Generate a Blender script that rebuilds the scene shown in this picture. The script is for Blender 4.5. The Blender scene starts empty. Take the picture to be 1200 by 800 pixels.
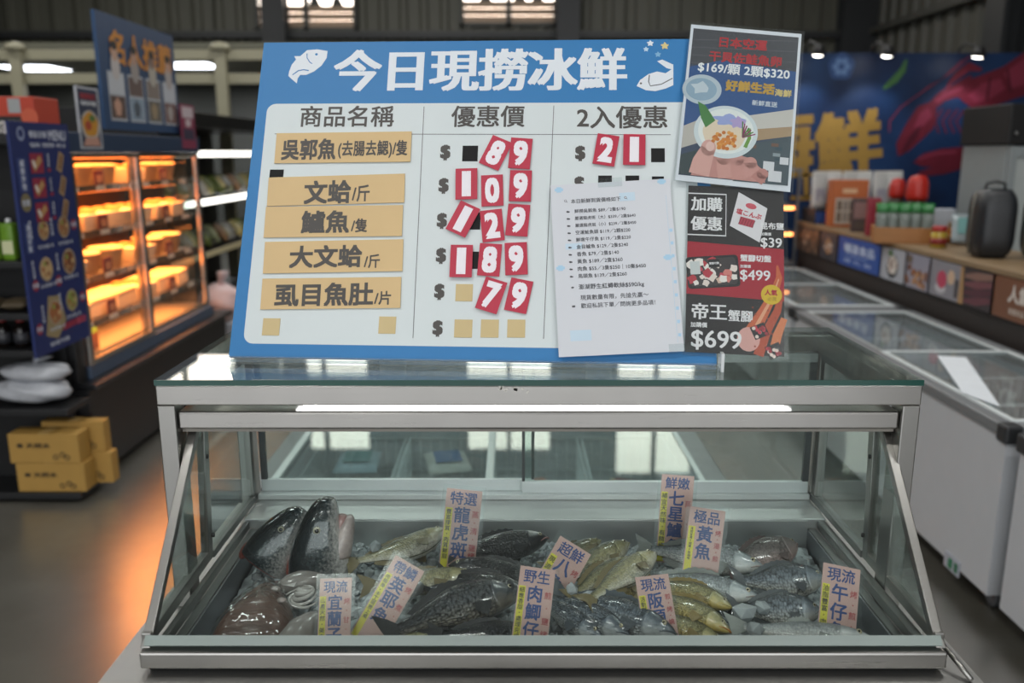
EXPO = 0.0
import bpy, math, random
from math import sin, cos, pi, radians, sqrt, atan2
from mathutils import Vector, Matrix
RND = random.Random(11)
SC = bpy.context.scene
COL = SC.collection
V = Vector
# ------------------------------------------------------------------ camera
F = 995.0
PITCH = math.atan(220 / 995)
H = 1.65
CP, SP = cos(PITCH), sin(PITCH)
CAM = V((0, 0, H))
cd = bpy.data.cameras.new('camera')
cam = bpy.data.objects.new('camera', cd)
COL.objects.link(cam)
cam.location = CAM
cam.rotation_euler = (pi / 2 - PITCH, 0, 0)
cd.sensor_width = 36
cd.lens = 36 * F / 1200
cd.clip_start = 0.05
cd.dof.use_dof = True
cd.dof.focus_distance = 1.42
cd.dof.aperture_fstop = 2.8
SC.camera = cam


def ray(px, py):
    u = (px - 600) / F
    v = (400 - py) / F
    return V((u, CP + v * SP, -SP + v * CP))


def aty(px, py, Y):
    d = ray(px, py)
    return CAM + d * (Y / d.y)


def atz(px, py, z):
    d = ray(px, py)
    return CAM + d * ((z - H) / d.z)


def atx(px, py, X):
    d = ray(px, py)
    return CAM + d * (X / d.x)


def atp(px, py, o, n):
    d = ray(px, py)
    return CAM + d * ((o - CAM).dot(n) / d.dot(n))


# ------------------------------------------------------------------ materials
def lin(h):
    h = h.lstrip('#')
    o = []
    for i in (0, 2, 4):
        c = int(h[i:i + 2], 16) / 255
        o.append(c / 12.92 if c <= .04045 else ((c + .055) / 1.055) ** 2.4)
    return (*o, 1)


MATS = {}


def newmat(name):
    m = bpy.data.materials.new(name)
    m.use_nodes = True
    nt = m.node_tree
    return m, nt, nt.nodes['Principled BSDF'], nt.nodes['Material Output']


def mat(hexc, rough=.5, metal=0, var=.06, scale=14, emit=0, spec=.5, bump=0, stretch=None, coat=0, name=None):
    key = (hexc, rough, metal, var, scale, emit, spec, bump, stretch, coat)
    if key in MATS:
        return MATS[key]
    m, nt, b, out = newmat(name or 'surface_' + hexc.strip('#'))
    N, L = nt.nodes, nt.links
    c = lin(hexc)
    b.inputs['Roughness'].default_value = rough
    b.inputs['Metallic'].default_value = metal
    b.inputs['Specular IOR Level'].default_value = spec
    b.inputs['Coat Weight'].default_value = coat
    b.inputs['Coat Roughness'].default_value = .08
    if emit:
        b.inputs['Emission Color'].default_value = c
        b.inputs['Emission Strength'].default_value = emit
    tc = N.new('ShaderNodeTexCoord')
    mp = N.new('ShaderNodeMapping')
    if stretch:
        mp.inputs['Scale'].default_value = stretch
    nz = N.new('ShaderNodeTexNoise')
    nz.inputs['Scale'].default_value = scale
    nz.inputs['Detail'].default_value = 4
    L.new(tc.outputs['Object'], mp.inputs['Vector'])
    L.new(mp.outputs['Vector'], nz.inputs['Vector'])
    mr = N.new('ShaderNodeMix')
    mr.data_type = 'RGBA'
    mr.inputs[6].default_value = tuple(max(0, x * (1 - var)) for x in c[:3]) + (1,)
    mr.inputs[7].default_value = tuple(min(1, x * (1 + var)) for x in c[:3]) + (1,)
    L.new(nz.outputs['Fac'], mr.inputs[0])
    L.new(mr.outputs[2], b.inputs['Base Color'])
    if bump:
        bp = N.new('ShaderNodeBump')
        bp.inputs['Strength'].default_value = bump
        bp.inputs['Distance'].default_value = .01
        L.new(nz.outputs['Fac'], bp.inputs['Height'])
        L.new(bp.outputs['Normal'], b.inputs['Normal'])
    MATS[key] = m
    return m


def glass_mat(name, tint, ior=1.5, rough=.0, refl=1.0, dirt=.0):
    m, nt, b, out = newmat(name)
    N, L = nt.nodes, nt.links
    N.remove(b)
    tr = N.new('ShaderNodeBsdfTransparent')
    tr.inputs['Color'].default_value = lin(tint)
    gl = N.new('ShaderNodeBsdfGlossy')
    gl.inputs['Roughness'].default_value = rough
    # Schlick reflectance from the viewing angle, the same on both faces of a pane
    lw = N.new('ShaderNodeLayerWeight')
    lw.inputs['Blend'].default_value = .5
    pw = N.new('ShaderNodeMath')
    pw.operation = 'POWER'
    pw.inputs[1].default_value = 5
    L.new(lw.outputs['Facing'], pw.inputs[0])
    mu = N.new('ShaderNodeMath')
    mu.operation = 'MULTIPLY_ADD'
    f0 = ((ior - 1) / (ior + 1)) ** 2
    mu.inputs[1].default_value = (1 - f0) * refl
    mu.inputs[2].default_value = f0 * refl
    L.new(pw.outputs[0], mu.inputs[0])
    mx = N.new('ShaderNodeMixShader')
    L.new(mu.outputs[0], mx.inputs[0])
    L.new(tr.outputs[0], mx.inputs[1])
    L.new(gl.outputs[0], mx.inputs[2])
    res = mx.outputs[0]
    if dirt:
        df = N.new('ShaderNodeBsdfDiffuse')
        df.inputs['Color'].default_value = (.8, .85, .84, 1)
        tc = N.new('ShaderNodeTexCoord')
        nz = N.new('ShaderNodeTexNoise')
        nz.inputs['Scale'].default_value = 9
        nz.inputs['Detail'].default_value = 8
        L.new(tc.outputs['Object'], nz.inputs['Vector'])
        m2 = N.new('ShaderNodeMath')
        m2.operation = 'MULTIPLY'
        m2.inputs[1].default_value = dirt
        L.new(nz.outputs['Fac'], m2.inputs[0])
        mx2 = N.new('ShaderNodeMixShader')
        L.new(m2.outputs[0], mx2.inputs[0])
        L.new(res, mx2.inputs[1])
        L.new(df.outputs[0], mx2.inputs[2])
        res = mx2.outputs[0]
    L.new(res, out.inputs['Surface'])
    return m


def steel_mat(name, hexc, rough, stretch, bump=.018):
    m, nt, b, out = newmat(name)
    N, L = nt.nodes, nt.links
    b.inputs['Metallic'].default_value = 1
    tc = N.new('ShaderNodeTexCoord')
    mp = N.new('ShaderNodeMapping')
    mp.inputs['Scale'].default_value = stretch
    nz = N.new('ShaderNodeTexNoise')
    nz.inputs['Scale'].default_value = 6
    nz.inputs['Detail'].default_value = 6
    L.new(tc.outputs['Object'], mp.inputs['Vector'])
    L.new(mp.outputs['Vector'], nz.inputs['Vector'])
    n2 = N.new('ShaderNodeTexNoise')
    n2.inputs['Scale'].default_value = 7
    n2.inputs['Detail'].default_value = 3
    L.new(tc.outputs['Object'], n2.inputs['Vector'])
    cr = N.new('ShaderNodeValToRGB')
    c = lin(hexc)
    cr.color_ramp.elements[0].position = .3
    cr.color_ramp.elements[0].color = tuple(x * .9 for x in c[:3]) + (1,)
    cr.color_ramp.elements[1].position = .65
    cr.color_ramp.elements[1].color = c
    L.new(n2.outputs['Fac'], cr.inputs['Fac'])
    L.new(cr.outputs['Color'], b.inputs['Base Color'])
    mr = N.new('ShaderNodeMapRange')
    mr.inputs[3].default_value = rough * .92
    mr.inputs[4].default_value = rough * 1.1
    L.new(nz.outputs['Fac'], mr.inputs[0])
    L.new(mr.outputs[0], b.inputs['Roughness'])
    bp = N.new('ShaderNodeBump')
    bp.inputs['Strength'].default_value = bump
    bp.inputs['Distance'].default_value = .002
    L.new(nz.outputs['Fac'], bp.inputs['Height'])
    L.new(bp.outputs['Normal'], b.inputs['Normal'])
    return m


STEEL = steel_mat('brushed_stainless_steel', '#a3a19d', .28, (1, 40, 40))
STEELV = steel_mat('brushed_stainless_steel_upright', '#a09f9b', .3, (40, 40, 1))
STEELD = steel_mat('worn_stainless_steel', '#8d8e8d', .36, (3, 30, 30))
GLASS = glass_mat('clear_glass', '#fafdfc', 1.5, 0, .9, .006)
GLASST = glass_mat('green_tinted_glass', '#f1f8f6', 1.55, 0, 1.2, .03)
GEDGE = mat('#1d4a42', .15)
LAMI = glass_mat('laminating_film', '#fafcfc', 1.4, .15, .5, .03)
WHITE = mat('#e6e8ea', .45)
BLACK = mat('#141416', .5)
BLACKM = mat('#0d0d0f', .3)


# ------------------------------------------------------------------ mesh builder
class MB:
    def __init__(s):
        s.v, s.f, s.m, s.sm, s.mats, s.uv = [], [], [], [], [], []

    def mi(s, m):
        if m not in s.mats:
            s.mats.append(m)
        return s.mats.index(m)

    def add(s, verts, faces, m, smooth=False, uv=None):
        b = len(s.v)
        s.v.extend(V(p) for p in verts)
        k = s.mi(m)
        for f in faces:
            s.f.append([b + i for i in f])
            s.m.append(k)
            s.sm.append(smooth)
        s.uv.extend(uv if uv else [(0, 0)] * len(verts))
        return s

    def box(s, lo, hi, m):
        x0, y0, z0 = lo
        x1, y1, z1 = hi
        return s.add([(x0, y0, z0), (x1, y0, z0), (x1, y1, z0), (x0, y1, z0), (x0, y0, z1), (x1, y0, z1), (x1, y1, z1), (x0, y1, z1)],
                     [(3, 2, 1, 0), (4, 5, 6, 7), (0, 1, 5, 4), (1, 2, 6, 5), (2, 3, 7, 6), (3, 0, 4, 7)], m)

    def hexa(s, b4, t4, m):
        """bottom ring of 4 and top ring of 4 (both counter-clockwise seen from the top)"""
        return s.add(list(b4) + list(t4), [(3, 2, 1, 0), (4, 5, 6, 7), (0, 1, 5, 4), (1, 2, 6, 5), (2, 3, 7, 6), (3, 0, 4, 7)], m)

    def rbox(s, lo, hi, m, r=.01, n=3):
        """box with its corners rounded in plan, and softened top edge"""
        x0, y0, z0 = lo
        x1, y1, z1 = hi
        r = min(r, (x1 - x0) / 2.01, (y1 - y0) / 2.01, (z1 - z0) / 2.01)

        def ring(i, z):
            pts = []
            for cx, cy, a0 in ((x1 - r, y1 - r, 0), (x0 + r, y1 - r, pi / 2), (x0 + r, y0 + r, pi), (x1 - r, y0 + r, 1.5 * pi)):
                for k in range(n + 1):
                    a = a0 + k / n * pi / 2
                    pts.append((cx + (r - i) * cos(a), cy + (r - i) * sin(a), z))
            return pts
        rings = [ring(r * .7, z0), ring(r * .2, z0 + r * .3), ring(0, z0 + r), ring(0, z1 - r), ring(r * .2, z1 - r * .3), ring(r * .7, z1)]
        return s.loft(rings, m, smooth=True)

    def loft(s, rings, m, cap=True, smooth=True, uv=None, closed=True):
        n = len(rings[0])
        vs = [p for r in rings for p in r]
        fs = []
        for i in range(len(rings) - 1):
            for j in range(n if closed else n - 1):
                k = (j + 1) % n
                fs.append((i * n + j, i * n + k, (i + 1) * n + k, (i + 1) * n + j))
        if cap and closed:
            fs.append(tuple(range(n - 1, -1, -1)))
            fs.append(tuple((len(rings) - 1) * n + j for j in range(n)))
        return s.add(vs, fs, m, smooth, uv)

    def tube(s, pts, r, m, n=8, smooth=True):
        pts = [V(p) for p in pts]
        rings = []
        ref = None
        for i, p in enumerate(pts):
            t = (pts[min(i + 1, len(pts) - 1)] - pts[max(i - 1, 0)]).normalized()
            if ref is None:
                ref = t.orthogonal().normalized()
            ref = (ref - t * ref.dot(t)).normalized()
            q = t.cross(ref)
            rr = r[i] if isinstance(r, (list, tuple)) else r
            rings.append([p + ref * (rr * cos(2 * pi * k / n)) + q * (rr * sin(2 * pi * k / n)) for k in range(n)])
        return s.loft(rings, m, smooth=smooth)

    def lathe(s, c, prof, m, n=16, axis=(0, 0, 1)):
        a = V(axis).normalized()
        u = a.orthogonal().normalized()
        w = a.cross(u)
        c = V(c)
        return s.loft([[c + a * z + u * (r * cos(2 * pi * k / n)) + w * (r * sin(2 * pi * k / n)) for k in range(n)] for r, z in prof], m)

    def sphere(s, c, r, m, n=12, sq=(1, 1, 1)):
        rings = []
        k = n // 2
        for i in range(k + 1):
            t = pi * (i + .02) / (k + .04)
            rings.append([(c[0] + r * sq[0] * sin(t) * cos(2 * pi * j / n), c[1] + r * sq[1] * sin(t) * sin(2 * pi * j / n), c[2] - r * sq[2] * cos(t)) for j in range(n)])
        return s.loft(rings, m)

    def slab(s, pts, n, th, m):
        """convex polygon extruded by th against normal n (top face stays at pts)"""
        pts = [V(p) for p in pts]
        n = V(n)
        k = len(pts)
        fs = [tuple(range(k)), tuple(range(2 * k - 1, k - 1, -1))]
        fs += [(i, i + k, (i + 1) % k + k, (i + 1) % k) for i in range(k)]
        return s.add(pts + [p - n * th for p in pts], fs, m)

    def build(s, name, parent=None, bevel=0, local=False, segs=2):
        me = bpy.data.meshes.new(name)
        off = V((0, 0, 0))
        inv = None
        if parent is not None and not local:
            inv = wm(parent).inverted()
        me.from_pydata([tuple(inv @ p) if inv else tuple(p) for p in s.v], [], s.f)
        for m in s.mats:
            me.materials.append(m)
        me.polygons.foreach_set('material_index', s.m)
        me.polygons.foreach_set('use_smooth', s.sm)
        if any(u != (0, 0) for u in s.uv):
            ul = me.uv_layers.new(name='UVMap')
            for lp in me.loops:
                ul.data[lp.index].uv = s.uv[lp.vertex_index]
        me.update()
        o = bpy.data.objects.new(name, me)
        COL.objects.link(o)
        if parent is not None:
            o.parent = parent
        if bevel:
            bm = o.modifiers.new('bevel', 'BEVEL')
            bm.width = bevel
            bm.segments = segs
            bm.limit_method = 'ANGLE'
            bm.angle_limit = radians(40)
        return o


def wm(o):
    m = o.matrix_basis.copy()
    p = o.parent
    while p is not None:
        m = p.matrix_basis @ m
        p = p.parent
    return m


def tag(o, label, cat, group=None, kind=None):
    o['label'] = label
    o['category'] = cat
    if group:
        o['group'] = group
    if kind:
        o['kind'] = kind
    return o


def thing(name, label, cat, loc=(0, 0, 0), rot=(0, 0, 0), group=None, mtx=None):
    o = bpy.data.objects.new(name, None)
    COL.objects.link(o)
    o.empty_display_size = .05
    if mtx is not None:
        o.matrix_basis = mtx
    else:
        o.location = loc
        o.rotation_euler = rot
    return tag(o, label, cat, group)


def struct(o):
    o['kind'] = 'structure'
    return o


def dup(root, mtx, label, group=None):
    r = root.copy()
    COL.objects.link(r)
    r.matrix_basis = mtx
    r['label'] = label
    if group:
        r['group'] = group
    for ch in list(root.children):
        c = ch.copy()
        COL.objects.link(c)
        c.parent = r
        for g in list(ch.children):
            d = g.copy()
            COL.objects.link(d)
            d.parent = c
    return r


# ------------------------------------------------------------------ flat printing
class Fr:
    """a flat frame: origin, right, up, outward normal"""

    def __init__(s, o, u, v, n=None):
        s.o, s.u, s.v = V(o), V(u).normalized(), V(v).normalized()
        s.n = V(n).normalized() if n is not None else s.u.cross(s.v).normalized()

    def p(s, a, b, c=0):
        return s.o + s.u * a + s.v * b + s.n * c

    def uv(s, px, py):
        q = atp(px, py, s.o, s.n) - s.o
        return q.dot(s.u), q.dot(s.v)

    def mtx(s):
        return Matrix(((s.u.x, s.v.x, s.n.x, s.o.x), (s.u.y, s.v.y, s.n.y, s.o.y), (s.u.z, s.v.z, s.n.z, s.o.z), (0, 0, 0, 1)))

    def rot(s, deg, a, b):
        t = radians(deg)
        return Fr(s.p(a, b), s.u * cos(t) + s.v * sin(t), s.v * cos(t) - s.u * sin(t), s.n)


TS = bpy.data.scenes.new('type_setting')
TCACHE = {}


def glyphs(s, bold=0, ming=0, res=3, space=1.0):
    key = (s, bold, ming, res, space)
    if key in TCACHE:
        return TCACHE[key]
    cu = bpy.data.curves.new('t', 'FONT')
    cu.body = s
    cu.size = 1
    cu.resolution_u = res
    cu.space_character = space
    cu.space_line = 1.0
    ob = bpy.data.objects.new('t', cu)
    TS.collection.objects.link(ob)
    vl = TS.view_layers[0]
    vl.update()
    me = ob.evaluated_get(vl.depsgraph).to_mesh()
    vs = [(v.co.x, v.co.y) for v in me.vertices]
    fs = [tuple(p.vertices) for p in me.polygons]
    ob.evaluated_get(vl.depsgraph).to_mesh_clear()
    bpy.data.objects.remove(ob)
    bpy.data.curves.remove(cu)
    vs = [(x, y, 0) for x, y in vs]
    sh = []
    if bold or ming:
        bx, by = bold + ming, bold
        sh = [(-bx, -by), (bx, -by), (-bx, by), (bx, by), (0, 0)] if by else [(-bx, 0), (-bx * .33, 0), (bx * .33, 0), (bx, 0)]
        V2, F2 = [], []
        for k, (dx, dy) in enumerate(sh):
            b = len(V2)
            V2 += [(x + dx, y + dy, k * 4e-5) for x, y, z in vs]
            F2 += [tuple(b + i for i in f) for f in fs]
        vs, fs = V2, F2
    xs = [p[0] for p in vs] or [0]
    ys = [p[1] for p in vs] or [0]
    bb = (min(xs), min(ys), max(xs), max(ys))
    TCACHE[key] = (vs, fs, bb)
    return TCACHE[key]


def text(mb, fr, s, box, m, c=.0006, bold=.0, ming=0, keep=True, align='c', res=3):
    """set s into box (a0,b0,a1,b1) of frame fr; keep=True keeps the letters' proportions"""
    vs, fs, bb = glyphs(s, bold, ming, res)
    a0, b0, a1, b1 = box
    w, h = max(bb[2] - bb[0], 1e-4), max(bb[3] - bb[1], 1e-4)
    sx, sy = (a1 - a0) / w, (b1 - b0) / h
    if keep:
        sx = sy = min(sx, sy)
    ox = (a0 + a1) / 2 - sx * (bb[0] + bb[2]) / 2
    if align == 'l':
        ox = a0 - sx * bb[0]
    oy = (b0 + b1) / 2 - sy * (bb[1] + bb[3]) / 2
    k = len(mb.v)
    mb.add([fr.p(ox + sx * x, oy + sy * y, c + z) for x, y, z in vs], fs, m)


def vtext(mb, fr, s, box, m, c=.0006, bold=0, res=2, ming=0):
    a0, b0, a1, b1 = box
    n = len(s)
    st = (b1 - b0) / n
    for i, ch in enumerate(s):
        t = b1 - st * i
        if ch in '・●':
            disc(mb, fr, (a0 + a1) / 2, t - st * .5, (a1 - a0) * .1, m, c, 8)
            continue
        text(mb, fr, ch, (a0, t - st * .96, a1, t - st * .04), m, c, bold, ming, True, 'c', res)


def rect(mb, fr, box, m, c=.0003):
    a0, b0, a1, b1 = box
    mb.add([fr.p(a0, b0, c), fr.p(a1, b0, c), fr.p(a1, b1, c), fr.p(a0, b1, c)], [(0, 1, 2, 3)], m)


def rrect(mb, fr, box, m, r, c=.0003, n=5):
    a0, b0, a1, b1 = box
    pts = []
    for cx, cy, t in ((a1 - r, b1 - r, 0), (a0 + r, b1 - r, pi / 2), (a0 + r, b0 + r, pi), (a1 - r, b0 + r, 1.5 * pi)):
        for k in range(n + 1):
            t2 = t + k / n * pi / 2
            pts.append(fr.p(cx + r * cos(t2), cy + r * sin(t2), c))
    mb.add(pts, [tuple(range(len(pts)))], m)


def poly(mb, fr, pts, m, c=.0006):
    mb.add([fr.p(a, b, c) for a, b in pts], [tuple(range(len(pts)))], m)


def disc(mb, fr, a, b, r, m, c=.0006, n=24, ry=None, wob=0, ph=0):
    ry = ry or r
    pts = []
    for k in range(n):
        t = 2 * pi * k / n
        q = 1 + wob * sin(5 * t + ph)
        pts.append((a + r * q * cos(t), b + ry * q * sin(t)))
    poly(mb, fr, pts, m, c)


def strip(mb, fr, pts, w, m, c=.0006):
    """a stroke along 2D points with width w (number or list)"""
    n = len(pts)
    vs = []
    for i, (a, b) in enumerate(pts):
        p, q = pts[max(i - 1, 0)], pts[min(i + 1, n - 1)]
        dx, dy = q[0] - p[0], q[1] - p[1]
        l = sqrt(dx * dx + dy * dy) or 1
        ww = (w[i] if isinstance(w, (list, tuple)) else w) / 2
        vs += [fr.p(a - dy / l * ww, b + dx / l * ww, c), fr.p(a + dy / l * ww, b - dx / l * ww, c)]
    mb.add(vs, [(2 * i, 2 * i + 1, 2 * i + 3, 2 * i + 2) for i in range(n - 1)], m)


def pr(hexc):
    return mat(hexc, .5, var=.02)
# ================================================================== ROOM
m_floor, nt, b_, out_ = newmat('sealed_concrete')
N, L = nt.nodes, nt.links
tc = N.new('ShaderNodeTexCoord')
n1 = N.new('ShaderNodeTexNoise'); n1.inputs['Scale'].default_value = 1.3; n1.inputs['Detail'].default_value = 9
n2 = N.new('ShaderNodeTexNoise'); n2.inputs['Scale'].default_value = 14; n2.inputs['Detail'].default_value = 6
L.new(tc.outputs['Object'], n1.inputs['Vector']); L.new(tc.outputs['Object'], n2.inputs['Vector'])
cr = N.new('ShaderNodeValToRGB')
cr.color_ramp.elements[0].position = .32; cr.color_ramp.elements[0].color = lin('#4b4941')
cr.color_ramp.elements[1].position = .7; cr.color_ramp.elements[1].color = lin('#63615a')
L.new(n1.outputs['Fac'], cr.inputs['Fac']); L.new(cr.outputs['Color'], b_.inputs['Base Color'])
b_.inputs['Coat Weight'].default_value = .9; b_.inputs['Coat Roughness'].default_value = .27; b_.inputs['Coat IOR'].default_value = 2.35
mr = N.new('ShaderNodeMapRange'); mr.inputs[3].default_value = .25; mr.inputs[4].default_value = .45
L.new(n2.outputs['Fac'], mr.inputs[0]); L.new(mr.outputs[0], b_.inputs['Roughness'])
XL, XR, YB, YF, ZC = -9.5, 6.4, 16.0, -7.0, 6.6
struct(MB().box((XL, YF, -.1), (XR, YB, 0), m_floor).build('floor'))

CLAD = mat('#5d5d53', .55, .0, .08)
CLADL = mat('#55554e', .55, .0, .08)
DARKST = mat('#313335', .5)
GIRT = mat('#4a4b47', .5)


def ribbed(mb, p0, p1, z0, z1, m, pitch=.35, depth=.05):
    """vertical ribbed sheet from p0 to p1 (plan points); ribs stand out to the left of p0->p1 direction"""
    p0, p1 = V((*p0, 0)), V((*p1, 0))
    d = (p1 - p0)
    Ln = d.length
    d.normalize()
    nn = V((-d.y, d.x, 0))
    k = int(Ln / pitch)
    pts = []
    for i in range(k + 1):
        s = i * Ln / k
        pts += [(s, 0), (s + pitch * .55, 0), (s + pitch * .65, depth), (s + pitch * .9, depth)]
    vs = []
    for s, t in pts:
        s = min(s, Ln)
        q = p0 + d * s + nn * t
        vs += [(q.x, q.y, z0), (q.x, q.y, z1)]
    mb.add(vs, [(2 * i, 2 * i + 2, 2 * i + 3, 2 * i + 1) for i in range(len(pts) - 1)], m)


# far wall with real openings for the windows (x0,x1,z0,z1)
WINS = [(-4.55, -2.75, 3.78, 5.6), (-.92, .8, 3.86, 5.6), (-7.4, -5.3, 4.7, 6.1), (2.0, 3.6, 4.7, 6.1)]
mb = MB()
xs = sorted({XL, XR} | {w[0] for w in WINS} | {w[1] for w in WINS})
for a, b in zip(xs, xs[1:]):
    w = [q for q in WINS if q[0] <= a + 1e-6 and q[1] >= b - 1e-6]
    if w:
        ribbed(mb, (b, YB), (a, YB), 0, w[0][2], CLAD)
        ribbed(mb, (b, YB), (a, YB), w[0][3], ZC, CLAD)
    else:
        ribbed(mb, (b, YB), (a, YB), 0, ZC, CLAD)
wf = struct(mb.build('wall_far'))
mb = MB(); ribbed(mb, (XR, YF), (XR, YB), 0, ZC, CLADL, .4, .06); struct(mb.build('wall_right'))
mb = MB(); ribbed(mb, (XL, YB), (XL, YF), 0, ZC, CLADL, .4, .06); struct(mb.build('wall_left'))
# wall behind the camera with its wide open delivery door
mb = MB()
mb.box((XL, YF - .1, 0), (-5.5, YF, ZC), CLADL); mb.box((4.5, YF - .1, 0), (XR, YF, ZC), CLADL); mb.box((-5.5, YF - .1, 4.6), (4.5, YF, ZC), CLADL)
struct(mb.build('wall_behind'))
struct(MB().box((XL, YF, ZC), (XR, YB, ZC + .1), mat('#77776f', .6)).build('ceiling'))

SKYP = mat('#fff3e6', .5, emit=5.0, var=.0, name='window_daylight')
LOUV = mat('#b89f86', .5)
for i, (x0, x1, z0, z1) in enumerate(WINS, 1):
    f = MB()
    for lo, hi in (((x0, z0), (x0 + .06, z1)), ((x1 - .06, z0), (x1, z1)), ((x0, z0), (x1, z0 + .06)), ((x0, z1 - .06), (x1, z1)), (((x0 + x1) / 2 - .04, z0), ((x0 + x1) / 2 + .04, z1))):
        f.box((lo[0], YB - .1, lo[1]), (hi[0], YB + .05, hi[1]), GIRT)
    w = struct(f.build('window_%d' % i))
    o = MB().add([(x0, YB + .06, z0), (x1, YB + .06, z0), (x1, YB + .06, z1), (x0, YB + .06, z1)], [(0, 1, 2, 3)], SKYP).build('pane', w)
    if i < 3:
        lv = MB()
        k = 0
        z = z0 + .06
        while z < z0 + .38:
            lv.hexa([(x0 + .06, YB - .04, z), (x1 - .06, YB - .04, z), (x1 - .06, YB + .02, z + .02), (x0 + .06, YB + .02, z + .02)],
                    [(x0 + .06, YB - .04, z + .11), (x1 - .06, YB - .04, z + .11), (x1 - .06, YB + .03, z + .13), (x0 + .06, YB + .03, z + .13)], LOUV)
            z += .125
        lv.build('louver', w)
        # flapping steel shade above the louvers, with gaps
        sh = MB()
        for cxx in (x0 + .45, x0 + 1.05, x1 - .35):
            sh.slab([(cxx - .12, YB - .03, z0 + .38), (cxx + .14, YB - .03, z0 + .38), (cxx + .02, YB - .03, z0 + .62), (cxx - .03, YB - .03, z0 + .62)], (0, -1, 0), .01, GIRT)
        sh.build('shade', w)
# girts and columns along the walls
k = 0
for x in (-9.3, -4.42, .98, 6.05):
    if x == -4.42:
        x = -4.15
    k += 1
    c = MB()
    w = .2 if x < 6 else .3
    c.box((x - w, YB - .42, 0), (x + w, YB - .36, ZC), DARKST); c.box((x - w, YB - .14, 0), (x + w, YB - .08, ZC), DARKST); c.box((x - .03, YB - .36, 0), (x + .03, YB - .14, ZC), DARKST)
    struct(c.build('column_%d' % k))
for k, z in enumerate((2.2, 3.68), 1):
    g = MB(); g.box((XL, YB - .16, z), (XR, YB - .07, z + .1), GIRT); g.box((XL, YB - .2, z - .03), (XR, YB - .16, z + .06), DARKST)
    struct(g.build('girt_%d' % k))
for k, z in enumerate((2.4, 3.68), 3):
    g = MB(); g.box((XR - .2, YF, z), (XR - .07, YB, z + .1), GIRT)
    struct(g.build('girt_%d' % k))
for k, y in enumerate((6.4, 11.2), 6):
    c = MB(); c.box((XR - .4, y - .22, 0), (XR - .34, y + .22, ZC), DARKST); c.box((XR - .34, y - .03, 0), (XR - .1, y + .03, ZC), DARKST); c.box((XR - .1, y - .22, 0), (XR - .06, y + .22, ZC), DARKST)
    struct(c.build('column_%d' % k))

# ------------------------------------------------------------------ light of the place: high-bay lamps and the open door
wd = bpy.data.worlds.new('daylight'); SC.world = wd
wd.use_nodes = True
bg = wd.node_tree.nodes['Background']
bg.inputs[0].default_value = (.93, .96, 1, 1)
bg.inputs[1].default_value = 1.0


def area(name, loc, rot, sx, sy, power, col=(1, 1, 1), spread=pi):
    l = bpy.data.lights.new(name, 'AREA')
    l.shape = 'RECTANGLE'; l.size = sx; l.size_y = sy
    l.energy = power; l.color = col; l.spread = spread
    o = bpy.data.objects.new(name, l); COL.objects.link(o)
    o.location = loc; o.rotation_euler = rot
    return o


LAMPP = mat('#ffffff', .5, emit=6, var=0, name='lamp_diffuser')
k = 0
proto = None
for y in (-4.5, -.6, 3.6, 8.0, 12):
    for x in (-6, -1.7, 2.6):
        m4 = Matrix.Translation((x, y, ZC - 1.0))
        lb = 'suspended hall lamp under the roof, row %s of the hall' % {-4.5: 'by the door', -.6: 'above the camera', 3.6: 'above the cold cases', 8.0: 'before the far wall', 12: 'at the far wall'}[y]
        if proto is None:
            t = thing('hall_lamp', lb, 'lamp', mtx=m4, group='suspended hall lamps')
            bb = MB(); bb.hexa([(-.7, -.18, 0), (.7, -.18, 0), (.7, .18, 0), (-.7, .18, 0)], [(-.65, -.1, .09), (.65, -.1, .09), (.65, .1, .09), (-.65, .1, .09)], WHITE)
            bb.build('housing', t, local=True)
            MB().box((-.66, -.15, -.012), (.66, .15, -.001), LAMPP).build('diffuser', t, local=True)
            for xx in (-.5, .5):
                MB().tube([(xx, 0, .09), (xx, 0, 1.0)], .006, BLACK, 6).build('suspension_cable', t, local=True)
            proto = t
        else:
            dup(proto, m4, lb)
        area('hall_lamp_light', (x, y, ZC - 1.03), (0, 0, 0), 1.3, .3, 55, (1, .985, .96))
area('door_daylight', (-.5, YF + .05, 2.3), (radians(90), 0, 0), 9.5, 4.4, 230, (.97, .98, 1))

# ================================================================== FISH DISPLAY CASE
X0, X1, YFR, YBK = -.545, .627, 1.25, 1.645
ZT, ZS = H - .336, H - .68
case = thing('fish_display_case', 'stainless steel fish display case with sloped front glass and glass top', 'display case', (.04, 1.35, 0))


def cpart(name, mb, bevel=0, parent=None):
    return mb.build(name, parent or case, bevel)


# glass top
gt = cpart('glass_top', MB().box((X0, YFR - .001, ZT - .009), (X1, YBK + .005, ZT), GLASST))
MB().box((X0, YFR - .0025, ZT - .009), (X1, YFR - .0012, ZT), GEDGE).build('ground_edge', gt)
TBZ0, TBZ1 = H - .377, H - .3455
mb = MB(); mb.box((X0, YFR, TBZ0), (X1, YFR + .03, TBZ1), STEEL); mb.box((X0, YBK - .03, TBZ0), (X1, YBK, TBZ1), STEEL)
mb.box((X0, YFR + .0301, TBZ0), (X0 + .03, YBK - .0301, TBZ1), STEELV); mb.box((X1 - .03, YFR + .0301, TBZ0), (X1, YBK - .0301, TBZ1), STEELV)
cpart('top_frame', mb, .002)
for x, y in ((X0, YFR), (X1 - .027, YFR), (X0, YBK - .04), (X1 - .027, YBK - .04)):
    cpart('corner_post', MB().box((x, y, H - .7165), (x + .027, y + .04, TBZ0 - .0005), STEELV), .002)
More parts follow.
